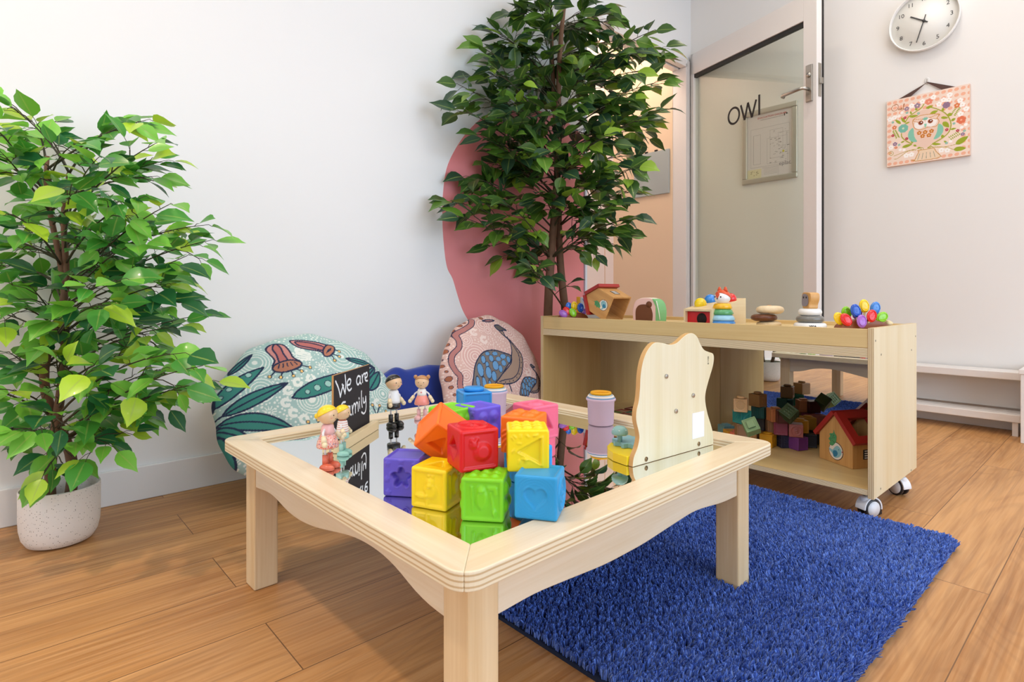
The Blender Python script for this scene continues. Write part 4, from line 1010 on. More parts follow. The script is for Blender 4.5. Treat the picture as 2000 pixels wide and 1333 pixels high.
# ================================================================== CUSHIONS
M_CUSH_P = vcol_mat('printed_canvas', 0.85, 0.2, 0.25, 500)
def cushion(name, label, C, Ra, Rb, T, tilt, roll, base, paint, n=300, pk=0.8, puck=26):
    t = thing(name, label, 'cushion', C)
    ct, st = math.cos(tilt), math.sin(tilt)
    A = Vector((1, 0, 0)); B = Vector((0, st, ct)); Nn = Vector((0, -ct, st))
    if roll: 
        A, B = A*math.cos(roll)+B*math.sin(roll), B*math.cos(roll)-A*math.sin(roll)
    t.matrix_world = face_matrix(A, B, Nn, C)
    Cf = Vector(C)+Nn*(T*0.75)
    def Q(px, py):
        P = onplane(px, py, Cf, Nn)-Vector(C); return P.dot(A), P.dot(B)
    def grid(n_, sgn):
        x = np.linspace(-1, 1, n_); X, Y = np.meshgrid(x, x); X, Y = X.ravel(), Y.ravel()
        u = X*np.sqrt(1-Y*Y/2); v = Y*np.sqrt(1-X*X/2); rr = np.minimum(1, np.hypot(u, v)); th = np.arctan2(v, u)
        wob = 1+0.012*np.sin(th*9+1)+0.008*np.sin(th*17+2)
        z = T*np.sqrt(np.maximum(0, 1-rr**2.6))
        e = np.clip((rr-0.72)/0.28, 0, 1)**1.5
        z = z*(1+0.0*e)+e*(1-rr)*0.16*np.sin(th*puck+3*np.sin(th*3))*T*3*np.sqrt(np.maximum(0, 1-rr))+0.003*np.sin(u*9+2*v*5)*np.clip(1-rr, 0, 1)
        idx = np.arange(n_*n_).reshape(n_, n_); q = np.stack([idx[:-1, :-1], idx[:-1, 1:], idx[1:, 1:], idx[1:, :-1]], -1).reshape(-1, 4)
        if sgn < 0: q = q[:, ::-1]
        sag = 1.0-0.06*np.clip(-v, 0, 1)
        return np.stack([u*Ra*wob, v*Rb*wob*sag, z*sgn*(1 if sgn > 0 else 0.8)], 1), q, u*Ra*wob, v*Rb*wob
    V1, q1, uu, vv = grid(n, 1); p = Paint(uu, vv, base); paint(p, Q)
    V2, q2, _, _ = grid(60, -1)
    V = np.concatenate([V1, V2]); Qd = np.concatenate([q1, q2+len(V1)]); c = np.concatenate([p.c, np.tile(np.array(hexc(base)[:3]), (len(V2), 1))])
    np_mesh('cover', V, Qd, M_CUSH_P, t, True, c)
    return t
NAVY = '#2c3550'
def paint_green(p, Q):
    q = lambda x, y: Q(400+x/4.1667, 640+y/4.1667)
    cr = '#e4eae3'; R = random.Random(4)
    pts_ = []; Rr = random.Random(9)
    for _ in range(9000):
        x, y = Rr.uniform(-0.32, 0.32), Rr.uniform(-0.32, 0.32)
        if all((x-a_)**2+(y-b_)**2 > 0.0092**2 for a_, b_ in pts_): pts_.append((x, y))
    for x, y in pts_:
        m_ = (np.abs(p.u-x) < 0.006) & (np.abs(p.v-y) < 0.006); ii = np.nonzero(m_)[0]; r_ = Rr.uniform(0.0018, 0.0040)
        ii = ii[np.hypot(p.u[ii]-x, p.v[ii]-y) < r_]; p.c[ii] = hexc(cr)[:3]
    for (x, y, rs) in [(415, 275, (22, 60, 85, 110, 135)), (855, 605, (30, 52, 74, 96, 118)), (1110, 240, (20, 50, 80, 110, 140)), (450, 520, (20, 50, 80, 110)), (1450, 540, (15, 35, 55, 75, 95)), (290, 720, (15, 34, 52, 70)),
                       (1200, 90, (20, 45, 70)), (250, 1000, (20, 45, 70, 95)), (600, 860, (25, 50, 75)), (1380, 400, (20, 45, 70)), (160, 560, (18, 38, 58))]:
        cx, cy = q(x, y); s_ = abs(q(x+100, y)[0]-cx)/100
        p.disc(cx, cy, rs[-1]*s_+0.004, '#a6c7c1')
        p.disc(cx, cy, rs[0]*s_, cr)
        for r_ in rs[1:]: p.ring(cx, cy, r_*s_, 0.0016, cr)
    for (x, y) in [(945, 335), (515, 705), (690, 250), (1290, 560), (330, 600)]:
        cx, cy = q(x, y)
        for k in range(12):
            a_ = k*math.pi/6; p.stroke([(cx+math.cos(a_)*0.008, cy+math.sin(a_)*0.008), (cx+math.cos(a_)*0.02, cy+math.sin(a_)*0.02)], 0.0013, cr)
        p.disc(cx, cy, 0.004, cr)
    for (x, y, a0) in [(740, 465, .5), (845, 435, 1.3), (665, 530, .2), (645, 630, .1), (705, 715, -.2), (790, 765, -1), (770, 190, 1.2), (1400, 620, .4), (90, 860, 1)]:
        cx, cy = q(x, y); p.stroke([(cx+0.011*math.cos(a0+a_), cy+0.011*math.sin(a0+a_)) for a_ in np.linspace(0.7, 5.4, 14)], 0.0055, cr)
    for k in range(5): p.stroke([q(740, 175+k*22), q(850, 220+k*14)], 0.003, cr)
    w = 0.0028
    def leaf(a_, b_, wd, mid=True, dots=(), bend=0.0):
        A, B = q(*a_), q(*b_); P = leaf_outline(A, B, wd, 12, bend); p.poly(P, '#3f857c', NAVY, w)
        if mid:
            d_ = (B[0]-A[0], B[1]-A[1]); l = math.hypot(*d_); nx, ny = -d_[1]/l, d_[0]/l
            p.stroke([(A[0]+d_[0]*s_+nx*bend*math.sin(math.pi*s_), A[1]+d_[1]*s_+ny*bend*math.sin(math.pi*s_)) for s_ in np.linspace(0.05, 0.95, 9)], w*0.9, NAVY)
        for (x, y, r_) in dots:
            c = q(x, y); p.disc(c[0], c[1], r_, '#9cc7bd', NAVY, w*0.8)
    leaf((165, 690), (660, 468), 0.020); leaf((130, 760), (720, 850), 0.026, bend=0.012); leaf((60, 800), (310, 1185), 0.026, bend=-0.006); leaf((110, 790), (400, 930), 0.016)
    leaf((85, 620), (478, 325), 0.022, False, [(362, 378, .0075), (285, 420, .0095), (215, 480, .0065), (150, 540, .005)], bend=0.006)
    leaf((697, 590), (1250, 370), 0.026, False, [(818, 545, .0065), (895, 513, .0095), (985, 478, .0105), (1080, 450, .009)])
    leaf((1145, 258), (1400, 305), 0.011); leaf((1330, 520), (1440, 340), 0.019); leaf((220, 345), (400, 195), 0.010); leaf((40, 720), (110, 560), 0.008); leaf((1400, 310), (1280, 450), 0.010)
    p.stroke([q(40, 745), q(165, 690)], w, NAVY); p.stroke([q(40, 745), q(130, 760)], w*1.3, NAVY); p.stroke([q(40, 745), q(60, 800)], w, NAVY); p.stroke([q(40, 745), q(85, 620)], w, NAVY)
    def P_(L, c, oc=NAVY): p.poly([q(*a_) for a_ in L], c, oc, w)
    def dot(x, y, x0, y0):
        p.stroke([q(x0, y0), q(x, y)], w*0.8, NAVY); c = q(x, y); p.disc(c[0], c[1], 0.0042, '#ecc679', NAVY, w*0.8)
    # upright bell flower
    P_(smooth_curve([(595, 110), (650, 130), (690, 190), (715, 250), (770, 290), (770, 330), (700, 365), (620, 378), (555, 360), (548, 320), (565, 270), (530, 210), (510, 160), (545, 120)], 4, True), '#c98a84')
    P_(smooth_curve([(595, 112), (625, 150), (640, 210), (668, 275), (630, 290), (600, 290), (585, 220), (562, 170), (570, 130)], 4, True), '#b86f6a')
    P_(smooth_curve([(548, 330), (600, 295), (690, 272), (768, 290), (772, 325), (700, 362), (620, 380), (560, 365)], 4, True), '#b27860')
    for k in range(5): p.stroke([q(590+38*k, 345-8*k), q(600+30*k, 310-5*k)], w*0.7, NAVY)
    for a_ in ((523, 410, 560, 375), (608, 420, 620, 380), (708, 412, 690, 370), (775, 373, 735, 355), (845, 340, 770, 320)): dot(*a_)
    # tilted bell flower
    P_(smooth_curve([(710, 85), (790, 88), (900, 110), (1000, 135), (1050, 145), (1055, 185), (1020, 235), (970, 245), (940, 205), (850, 185), (770, 160), (720, 120)], 4, True), '#c98a84')
    P_(smooth_curve([(750, 100), (860, 120), (975, 160), (950, 190), (850, 165), (770, 140)], 4, True), '#b86f6a')
    P_(smooth_curve([(1000, 135), (1055, 145), (1055, 190), (1010, 240), (965, 240), (960, 190)], 4, True), '#b27860')
    for k in range(3): p.stroke([q(985+18*k, 215-14*k), q(1010+10*k, 180-8*k)], w*0.7, NAVY)
    for a_ in ((1047, 280, 1030, 240), (1090, 243, 1045, 225), (1095, 193, 1060, 180)): dot(*a_)
    # small flower low on the right
    for a_ in ((1355, 640, 1380, 700), (1420, 640, 1400, 700), (1480, 680, 1450, 720), (822, 790, 850, 840), (905, 775, 900, 830)): dot(*a_)
Cg = Vector((1.235*H, 2.93*H, 0.385*H))
cushion('round_floor_cushion', 'large round cushion printed with teal gum leaves and pink bell flowers', Cg, 0.485*H, 0.45*H, 0.085, math.radians(30), 0, '#a6c4c0', paint_green)

def paint_pink(p, Q):
    q = lambda x, y: Q(860+x/6.6667, 600+y/6.6667)
    cr = '#efd8ce'; dk = '#c99188'
    pts_ = []; Rr = random.Random(9)
    for _ in range(9000):
        x, y = Rr.uniform(-0.32, 0.32), Rr.uniform(-0.32, 0.32)
        if all((x-a_)**2+(y-b_)**2 > 0.0092**2 for a_, b_ in pts_): pts_.append((x, y))
    for x, y in pts_:
        m_ = (np.abs(p.u-x) < 0.006) & (np.abs(p.v-y) < 0.006); ii = np.nonzero(m_)[0]; r_ = Rr.uniform(0.0018, 0.0040)
        ii = ii[np.hypot(p.u[ii]-x, p.v[ii]-y) < r_]; p.c[ii] = hexc(cr)[:3]
    for (x, y, rs) in [(440, 650, (28, 55, 85, 115, 145)), (570, 220, (25, 50, 75)), (620, 300, (20, 40)), (1100, 770, (30, 55, 80)), (350, 430, (20, 42, 64)), (900, 300, (25, 50, 75)), (1000, 1000, (30, 60)), (330, 900, (20, 45, 70))]:
        cx, cy = q(x, y); s_ = abs(q(x+100, y)[0]-cx)/100
        p.disc(cx, cy, (rs[-1]+10)*s_, '#dcb0a6')
        for r_ in rs: p.ring(cx, cy, r_*s_, 0.0018, cr)
    for (x, y, a0) in [(450, 320, 0), (560, 430, 0.2), (1130, 860, 2)]:
        cx, cy = q(x, y); p.stroke([(cx+0.013*math.cos(a0+a_), cy+0.013*math.sin(a0+a_)) for a_ in np.linspace(0.7, 5.4, 14)], 0.006, cr)
    w = 0.0026
    L = smooth_curve([(475, 150), (440, 220), (350, 280), (265, 335), (280, 430), (270, 520), (200, 610), (185, 720), (220, 830), (265, 900), (270, 1000), (285, 1090), (300, 1200)], 6)
    LL = [q(*a_) for a_ in L]; p.stroke(LL, 0.0115, NAVY); p.stroke(LL, 0.0085, '#b77c76')
    for (x, y, r_) in [(328, 205, .010), (246, 266, .009), (205, 327, .004), (180, 376, .0065), (169, 451, .010), (139, 549, .011), (103, 655, .007), (103, 746, .007), (133, 825, .005), (158, 925, .0115), (187, 1035, .007), (222, 1135, .005), (390, 168, .006), (590, 122, .008)]:
        c = q(x, y); p.disc(c[0], c[1], r_, '#a8664a', NAVY, w*0.7, asp=0.85)
    p.poly([q(*a_) for a_ in smooth_curve([(590, 165), (650, 150), (730, 160), (700, 178), (640, 182)], 4, True)], '#b77c76', NAVY, w)
    def emu(f, k=1.0):
        g = lambda L_: [f(*a_) for a_ in L_]
        body = smooth_curve([(820, 320), (835, 380), (905, 450), (975, 540), (1040, 640), (1050, 780), (1020, 900), (940, 985), (850, 1010), (760, 1010), (700, 985), (770, 880), (890, 740), (900, 640), (905, 560), (880, 440), (800, 360), (760, 300)], 4, True)
        p.poly(g(body), '#a98e7c', NAVY, w*k)
        rim = smooth_curve([(840, 385), (905, 470), (960, 560), (1000, 650), (1005, 770), (975, 870), (900, 940), (820, 955), (740, 980)], 5); p.stroke(g(rim), w*0.8*k, NAVY)
        for i in range(0, len(rim), 3):
            x, y = rim[i]; c = f(x+24 if y < 850 else x+10, y+8 if y < 850 else y+28); p.disc(c[0], c[1], 0.0022*k, '#6b5a4e', NAVY, 0.001)
        p.poly(g(smooth_curve([(715, 240), (770, 228), (820, 260), (872, 300), (825, 300), (790, 312), (745, 295)], 4, True)), '#6a625e', NAVY, w*k)
        wing = smooth_curve([(410, 1060), (415, 900), (440, 760), (490, 650), (560, 585), (680, 570), (800, 605), (890, 640), (890, 710), (820, 800), (740, 930), (680, 1010), (640, 1080), (500, 1100)], 4, True)
        p.poly(g(wing), '#7f756e', NAVY, w*k)
        for (x, y, a_, b_) in [(585, 617, 26, 18), (682, 617, 34, 20), (787, 653, 36, 24), (858, 690, 22, 30), (534, 692, 24, 38), (630, 680, 26, 32), (722, 687, 32, 22), (580, 757, 18, 26), (683, 772, 34, 46), (790, 740, 30, 28), (500, 828, 34, 66), (600, 862, 32, 58), (745, 815, 22, 34), (670, 910, 28, 48), (468, 985, 20, 55), (545, 1000, 22, 60), (620, 1030, 18, 50)]:
            c = f(x, y); s_ = abs(f(x+100, y)[0]-c[0])/100; p.disc(c[0], c[1], a_*s_, '#6fa0cb', NAVY, w*0.7*k, asp=b_/a_)
    emu(lambda x, y: q(x, y))
    emu(lambda x, y: q(1005+(x-410)*0.50, 1150+(y-1060)*0.48), 0.8)
    p.stroke([q(860, 1010), q(900, 1110)], w, NAVY)
Cp = Vector((2.52*H, 2.98*H, 0.40*H))
cushion('round_floor_cushion', 'round pink cushion printed with a grey emu leaning beside the birch cabinet', Cp, 0.435*H, 0.475*H, 0.075, math.radians(16), math.radians(0), '#dfb8ac', paint_pink, puck=34)

# plain blue pillow between them
bp_ = thing('blue_cushion', 'plain royal blue fabric cushion leaning on the wall between the two round cushions', 'cushion', (2.12*H, 3.17*H, 0))
th_, ph_ = np.meshgrid(np.linspace(-math.pi, math.pi, 121), np.linspace(-math.pi/2, math.pi/2, 61))
sp_ = lambda x, e: np.sign(x)*np.abs(x)**e
X = 0.40*H*sp_(np.cos(ph_), 0.35)*sp_(np.cos(th_), 0.35); Z = 0.262*H*sp_(np.cos(ph_), 0.35)*sp_(np.sin(th_), 0.35); Y = 0.070*H*sp_(np.sin(ph_), 0.8)
Z = Z+0.006*np.sin(X*34+1)*(Z > 0)+0.004*np.sin(X*71)*(Z > 0); X = X*(1+0.03*np.sin(Z*30)); Y = Y+0.004*np.sin(X*42+Z*28)*np.cos(Z*33)
V = np.stack([X.ravel(), Y.ravel(), Z.ravel()+0.262*H], 1); ii = np.arange(121*61).reshape(61, 121)
q_ = np.stack([ii[:-1, :-1], ii[:-1, 1:], ii[1:, 1:], ii[1:, :-1]], -1).reshape(-1, 4)
o = np_mesh('cover', V, q_, M('royal_blue_fabric', '#0a3190', 0.75, sheen=0.3, bump=0.2, bscale=25), bp_)
b = bmesh.new(); b.from_mesh(o.data); bmesh.ops.remove_doubles(b, verts=b.verts, dist=1e-4); bmesh.ops.recalc_face_normals(b, faces=b.faces)
for f in b.faces: f.smooth = True
b.to_mesh(o.data); b.free()
o.rotation_euler = (math.radians(-5), 0, 0); o.location = (0, -0.016, 0.006)
# ================================================================== SOFT RELIEF BLOCKS
class Relief:
    def __init__(s, u, v): s.u, s.v = u, v; s.h = np.zeros(len(u)); s.P = Paint(u, v, '#000000')
    def add(s, d, depth, soft=0.05): s.h += depth*np.clip(0.5-d/soft, 0, 1)      # d: signed distance, negative inside
    def poly(s, pts, depth, soft=0.05):
        d = s.P.sd_seg(pts, True); s.add(np.where(s.P.inside(pts), -d, d), depth, soft)
    def disc(s, x, y, r, depth, soft=0.05): s.add(np.hypot(s.u-x, s.v-y)-r, depth, soft)
    def ring(s, x, y, r, w, depth, soft=0.05): s.add(np.abs(np.hypot(s.u-x, s.v-y)-r)-w, depth, soft)
    def stroke(s, pts, w, depth, soft=0.05): s.add(s.P.sd_seg(pts)-w, depth, soft)
    def square(s, k, depth, soft=0.05): s.add(np.maximum(np.abs(s.u), np.abs(s.v))-k, depth, soft)
def heart(): return [(0.62*math.sin(a_)**3*0.85, 0.04*(13*math.cos(a_)-5*math.cos(2*a_)-2*math.cos(3*a_)-math.cos(4*a_))*0.9) for a_ in np.linspace(0, 2*math.pi, 40, endpoint=False)]
def flower(n=5, r=0.42, k=0.12): return [((r+k*math.cos(n*a_))*math.cos(a_+1.57), (r+k*math.cos(n*a_))*math.sin(a_+1.57)) for a_ in np.linspace(0, 2*math.pi, 60, endpoint=False)]
def f_dots(R_, n=3, r=0.17):
    for i in range(n):
        for j_ in range(n): R_.disc(-0.52+1.04*i/(n-1), -0.52+1.04*j_/(n-1), r, 0.07, 0.16)
def f_heart(R_):
    for q_ in range(4): R_.ring(0, 0, 0.98-0.12*q_+0.0, 0.02, 0.012, 0.04)
    R_.poly(heart(), -0.07, 0.08); R_.poly([(x*1.12, y*1.12) for x, y in heart()], 0.03, 0.05)
def f_num(strokes):
    def g(R_):
        R_.ring(0, 0, 0.72, 0.05, 0.06); 
        for st in strokes: R_.stroke(st, 0.07, 0.06)
        R_.disc(0, 0, 0.62, -0.03, 0.08)
    return g
def circ(x, y, r, n=16, a0=0, a1=2*math.pi): return [(x+r*math.cos(a_), y+r*math.sin(a_)) for a_ in np.linspace(a0, a1, n)]
N8 = f_num([circ(0, 0.18, 0.17), circ(0, -0.18, 0.2)]); N1 = f_num([[(-0.12, 0.25), (0.02, 0.36), (0.02, -0.36)], [(-0.14, -0.36), (0.18, -0.36)]])
N0 = lambda R_: (R_.square(0.8, -0.04), R_.stroke([(x*0.6, y) for x, y in circ(0, 0, 0.42)], 0.08, 0.06))
N5 = f_num([[(0.2, 0.35), (-0.18, 0.35), (-0.2, 0.05), (0.1, 0.08), (0.2, -0.12), (0.05, -0.34), (-0.2, -0.3)]])
def f_flowerhole(R_):
    R_.poly([(x*1.2, y*1.2) for x, y in flower()], 0.035, 0.06); R_.poly(flower(), -0.24, 0.09)
    for x, y in ((-0.75, 0.7), (0.75, 0.7), (-0.78, -0.1), (0.75, -0.72), (-0.7, -0.78), (0, 0.85)): R_.poly([(x+a_*0.3, y+b_*0.3) for a_, b_ in flower()], 0.03, 0.04)
def f_tri(R_):
    T_ = [(-0.55, -0.02), (0.6, 0.62), (0.6, -0.66)]; R_.poly([(x*1.14, y*1.14) for x, y in T_], 0.05, 0.06); R_.poly(T_, -0.12, 0.07)
    rr = random.Random(2)
    for i in range(18):
        x, y = rr.uniform(-0.8, 0.3), rr.uniform(-0.8, 0.8)
        if abs(y) < 0.35 and x > -0.5: continue
        a_ = rr.uniform(0, 3); R_.stroke([(x, y), (x+0.16*math.cos(a_), y+0.16*math.sin(a_))], 0.025, 0.04)
    R_.square(0.9, -0.01)
def f_trihole(R_): R_.poly([(-0.5, -0.4), (0.5, -0.4), (0, 0.5)], -0.2, 0.08); R_.square(0.85, -0.02)
def f_diamond(R_): R_.poly([(-0.6, 0), (0, 0.6), (0.6, 0), (0, -0.6)], -0.2, 0.08)
def f_rabbit(R_):
    R_.square(0.78, -0.05, 0.06)
    for x, y, r_ in ((0.12, -0.12, 0.33), (0.08, 0.3, 0.2)): R_.disc(x, y, r_, 0.07, 0.14)
    R_.poly([(a_*0.6-0.42, b_*0.22-0.4) for a_, b_ in circ(0, 0, 0.55)], 0.06, 0.1); R_.poly([(a_*0.2-0.08, b_*0.5-0.55) for a_, b_ in circ(0, 0, 0.5)], 0.05, 0.1)
    R_.disc(0.0, 0.62, 0.07, 0.05); R_.disc(0.22, 0.62, 0.07, 0.05)
def f_insect(R_):
    R_.square(0.82, -0.05, 0.06); R_.poly([(a_*0.5-0.02, b_+0.06) for a_, b_ in circ(0, 0, 0.5)], 0.07, 0.14); R_.disc(-0.05, 0.5, 0.16, 0.05, 0.1)
    R_.stroke([(-0.5, 0.6), (-0.42, -0.5)], 0.05, 0.05); R_.stroke([(0.35, 0.55), (0.6, 0.55), (0.62, 0.3)], 0.1, 0.05, 0.08); R_.stroke([(0.4, 0.35), (0.55, -0.6)], 0.05, 0.05); R_.poly([(a_*0.25+0.58, b_*0.6-0.6) for a_, b_ in circ(0, 0, 0.35)], 0.05)
def f_lion(R_): R_.square(0.8, -0.04, 0.06); R_.disc(0.15, -0.1, 0.38, 0.09, 0.2); R_.disc(-0.3, 0.3, 0.18, 0.07, 0.12); R_.disc(-0.42, 0.5, 0.08, 0.05); R_.disc(-0.15, 0.52, 0.08, 0.05)
def f_four(R_):
    for x in (-0.4, 0.4):
        for y in (-0.4, 0.4): R_.disc(x, y, 0.26, 0.09, 0.22)
def f_arcs(R_):
    for q_ in range(5): R_.ring(-0.2, -0.9, 0.35+0.22*q_, 0.035, 0.035, 0.05)
def f_ribs(R_):
    for q_ in range(7): R_.stroke([(-0.72+0.24*q_, -0.8), (-0.72+0.24*q_, 0.8)], 0.05, 0.05, 0.05)
def f_rings(R_):
    R_.square(0.84, -0.05, 0.05)
    for q_ in range(4): R_.ring(0, 0, 0.1+0.17*q_, 0.045, -0.08, 0.05)
def f_leafr(R_): R_.square(0.84, -0.05, 0.05); R_.poly(leaf_outline((-0.5, -0.5), (0.5, 0.5), 0.3), 0.05, 0.08); R_.stroke([(-0.5, -0.5), (0.4, 0.4)], 0.03, -0.04)
def f_inset(R_): R_.square(0.84, -0.05, 0.05)
def f_grid(R_):
    R_.square(0.84, -0.04, 0.05)
    for i in range(3):
        for j_ in range(3): R_.stroke([(-0.45+0.4*i, -0.4+0.4*j_), (-0.3+0.4*i, -0.4+0.4*j_)], 0.05, 0.06)
def f_chev(R_): R_.square(0.84, -0.05, 0.05); R_.stroke([(-0.4, 0.3), (0, -0.55), (0.5, 0.2), (0.2, 0.45)], 0.05, 0.07)

def soft_mat(nm, c): return M('rubber_'+nm, c, 0.38, spec=0.45, sss=0.12)
FACES = {'front': ((1, 0, 0), (0, 0, 1), (0, -1, 0)), 'back': ((-1, 0, 0), (0, 0, 1), (0, 1, 0)), 'right': ((0, 1, 0), (0, 0, 1), (1, 0, 0)), 'left': ((0, -1, 0), (0, 0, 1), (-1, 0, 0)),
         'top': ((1, 0, 0), (0, 1, 0), (0, 0, 1)), 'bottom': ((1, 0, 0), (0, -1, 0), (0, 0, -1))}
def relief_block(name, label, s, mat, faces, n=44, rad=0.13, group=None, knob=None, cat='block', squash=0.0, soft=0.0):
    """cube of side s; local origin at the centre of its bottom"""
    Vs, Qs, off = [], [], 0
    g = np.linspace(-1, 1, n); g = np.sign(g)*(1-(1-np.abs(g))**1.25)
    X, Y = np.meshgrid(g, g); u, v = X.ravel(), Y.ravel(); idx = np.arange(n*n).reshape(n, n); q = np.stack([idx[:-1, :-1], idx[:-1, 1:], idx[1:, 1:], idx[1:, :-1]], -1).reshape(-1, 4)
    for fn, (A, B, N_) in FACES.items():
        A, B, N_ = map(np.array, (A, B, N_)); P = u[:, None]*A+v[:, None]*B+N_[None, :]*1.0
        core = np.clip(P, -(1-rad), 1-rad); d = P-core; l = np.linalg.norm(d, axis=1, keepdims=True); P2 = core+d/np.maximum(l, 1e-9)*rad
        R_ = Relief(u, v)
        if fn in faces and faces[fn]: faces[fn](R_)
        R_.h *= 1.6; fade = np.clip((1-np.maximum(np.abs(u), np.abs(v)))/0.10, 0, 1)
        P2 = P2+N_[None, :]*(R_.h*fade)[:, None]
        if soft: P2 = P2+N_[None, :]*(soft*((1-u*u)*(1-v*v)))[:, None]
        Vs.append(P2); Qs.append(q+off); off += len(P2)
    V = np.concatenate(Vs)*s/2; V[:, 2] += s/2
    o = np_mesh(name, V, np.concatenate(Qs), mat, None, True)
    b = bmesh.new(); b.from_mesh(o.data); bmesh.ops.remove_doubles(b, verts=b.verts, dist=s*0.0008); bmesh.ops.recalc_face_normals(b, faces=b.faces)
    for f in b.faces: f.smooth = True
    b.to_mesh(o.data); b.free()
    tag(o, label, cat, group)
    if knob:
        kb = MB()
        if knob == 'round': kb.lathe([(s*0.30, s*0.99), (s*0.30, s*1.12), (s*0.27, s*1.16), (0, s*1.165)], 28)
        elif knob == 'wide': kb.lathe([(s*0.34, s*0.99), (s*0.34, s*1.07), (s*0.31, s*1.11), (0, s*1.115)], 28)
        elif knob == 'square': kb.box((0, 0, s*1.05), (s*0.52, s*0.52, s*0.14))
        elif knob == 'flower':
            P = [(s*1.0*x, s*1.0*y) for x, y in flower(6, 0.27, 0.04)]; kb.prism(P, (0, 0, s*0.98), (1, 0, 0), (0, 1, 0), (0, 0, 1), s*0.17)
        kb.build('stud', mat, o, bevel=s*0.02 if knob in ('square', 'flower') else 0)
    return o
def place_AB(o, A, B, s):
    """bottom edge of the front face from A to B on the ground plane of A"""
    d = (B-A); d.z = 0; d.normalize(); n_ = Vector((-d.y, d.x, 0))
    if n_.dot(Vector((FX, FY, 0))) < 0: n_ = -n_
    mid = (A+B)/2; c = Vector((mid.x, mid.y, A.z))+n_*(s/2)
    o.location = c; o.rotation_euler = (0, 0, math.atan2(d.y, d.x))
BS = 0.0975*H; L0, L1 = ZM+0.0004, ZM+BS
GB = 'soft rubber play blocks piled on the mirror table'
blk = {}
def block(key, label, hexa, faces, A, B, z, dz=0.0, **k):
    o = relief_block('soft_block', label, BS, soft_mat(key, hexa), faces, group=GB, soft=0.012, **k)
    place_AB(o, onz(A[0], A[1], z), onz(B[0], B[1], z), BS); o.location.z += dz; blk[key] = o; return o
block('purple_low', 'purple soft block with a flower shaped hollow at the left foot of the pile', '#5e4fc4', {'front': f_flowerhole, 'top': f_inset, 'right': f_trihole}, (750.4, 970), (817, 974), L0)
block('yellow_low', 'yellow soft block with a rabbit relief at the front left of the pile', '#f3cf0e', {'front': f_rabbit, 'top': f_trihole, 'right': f_insect}, (797.6, 989.5), (875.4, 1003), L0)
block('green_low', 'lime green soft block with an insect relief at the front foot of the pile', '#7ccc17', {'front': f_insect, 'top': f_dots, 'right': f_four, 'left': f_four}, (900, 1018.5), (982.5, 1023.5), L0)
block('blue_low', 'blue soft block with a heart on its side at the front right of the pile', '#2496cf', {'front': f_heart, 'right': N8, 'top': f_inset}, (1006, 1013), (1085.5, 1021.5), TZ+0.0006)
block('blue_back', 'blue soft block half hidden behind the heart block under the yellow triangle block', '#2b9be2', {'front': f_ribs, 'right': f_ribs, 'top': f_inset}, (972, 932), (1042, 958), L0)
block('red', 'red soft block resting on top of the front row', '#d40d18', {'front': f_lion, 'left': f_diamond, 'top': N1}, (898, 928), (975.5, 917), L1, 0.001)
block('yellow_high', 'yellow soft block with a triangle hollow on the upper row', '#f7d716', {'front': f_tri, 'top': f_dots, 'left': f_inset}, (990, 925), (1074, 924), L1, 0.001)
block('orange_high', 'orange soft block on the upper row behind the yellow triangle block', '#ff7a1c', {'front': f_arcs, 'top': f_four, 'left': N8}, (975, 885), (1048, 893), L1)
block('green_high', 'lime green soft block with a diamond hollow at the back left of the pile', '#7ed321', {'front': f_diamond, 'top': f_inset, 'right': f_four}, (832, 861), (886, 874), L1)
block('purple_high', 'violet soft block with raised squares in the middle of the upper row', '#6a5ad8', {'front': f_four, 'top': f_inset, 'left': f_flowerhole, 'right': f_four}, (930, 868), (978, 857), L1)
block('pink', 'pink soft block with ripple lines at the back right of the pile', '#ef6c8c', {'front': f_arcs, 'top': f_lion, 'left': f_arcs, 'right': f_trihole}, (999, 851), (1043, 865), L1)
block('blue_knob', 'blue soft block with a round stud on top at the back of the pile', '#2a8fd8', {'front': f_inset, 'right': f_inset, 'left': f_inset, 'top': f_inset}, (903.5, 828), (964, 823), L1, knob='wide')
o = relief_block('soft_block', 'orange soft block tipped on its corner behind the red block', BS, soft_mat('orange_tip', '#fb7418'), {'front': f_trihole, 'top': f_inset, 'right': f_heart, 'left': f_inset}, group=GB, soft=-0.03)
o.rotation_euler = Euler((math.radians(32), math.radians(38), math.radians(-20))); c_ = atd(862, 846, 1.50*H); Rm = o.rotation_euler.to_matrix(); o.location = c_-Rm @ Vector((0, 0, BS/2))
# blocks buried at the base that carry the upper row
sup = [('green_sup', '#7ed321', (830, 905), (890, 915)), ('pink_sup', '#ef6c8c', (1000, 893), (1052, 905)), ('orange_sup', '#ff7a1c', (912, 902), (968, 898)), ('red_sup', '#d40d18', (902, 862), (953, 858))]
for key, hx_, A, B in sup:
    block(key, 'soft rubber block buried at the base inside the pile of blocks', hx_, {'front': f_inset, 'top': f_inset}, A, B, L0, n=20)

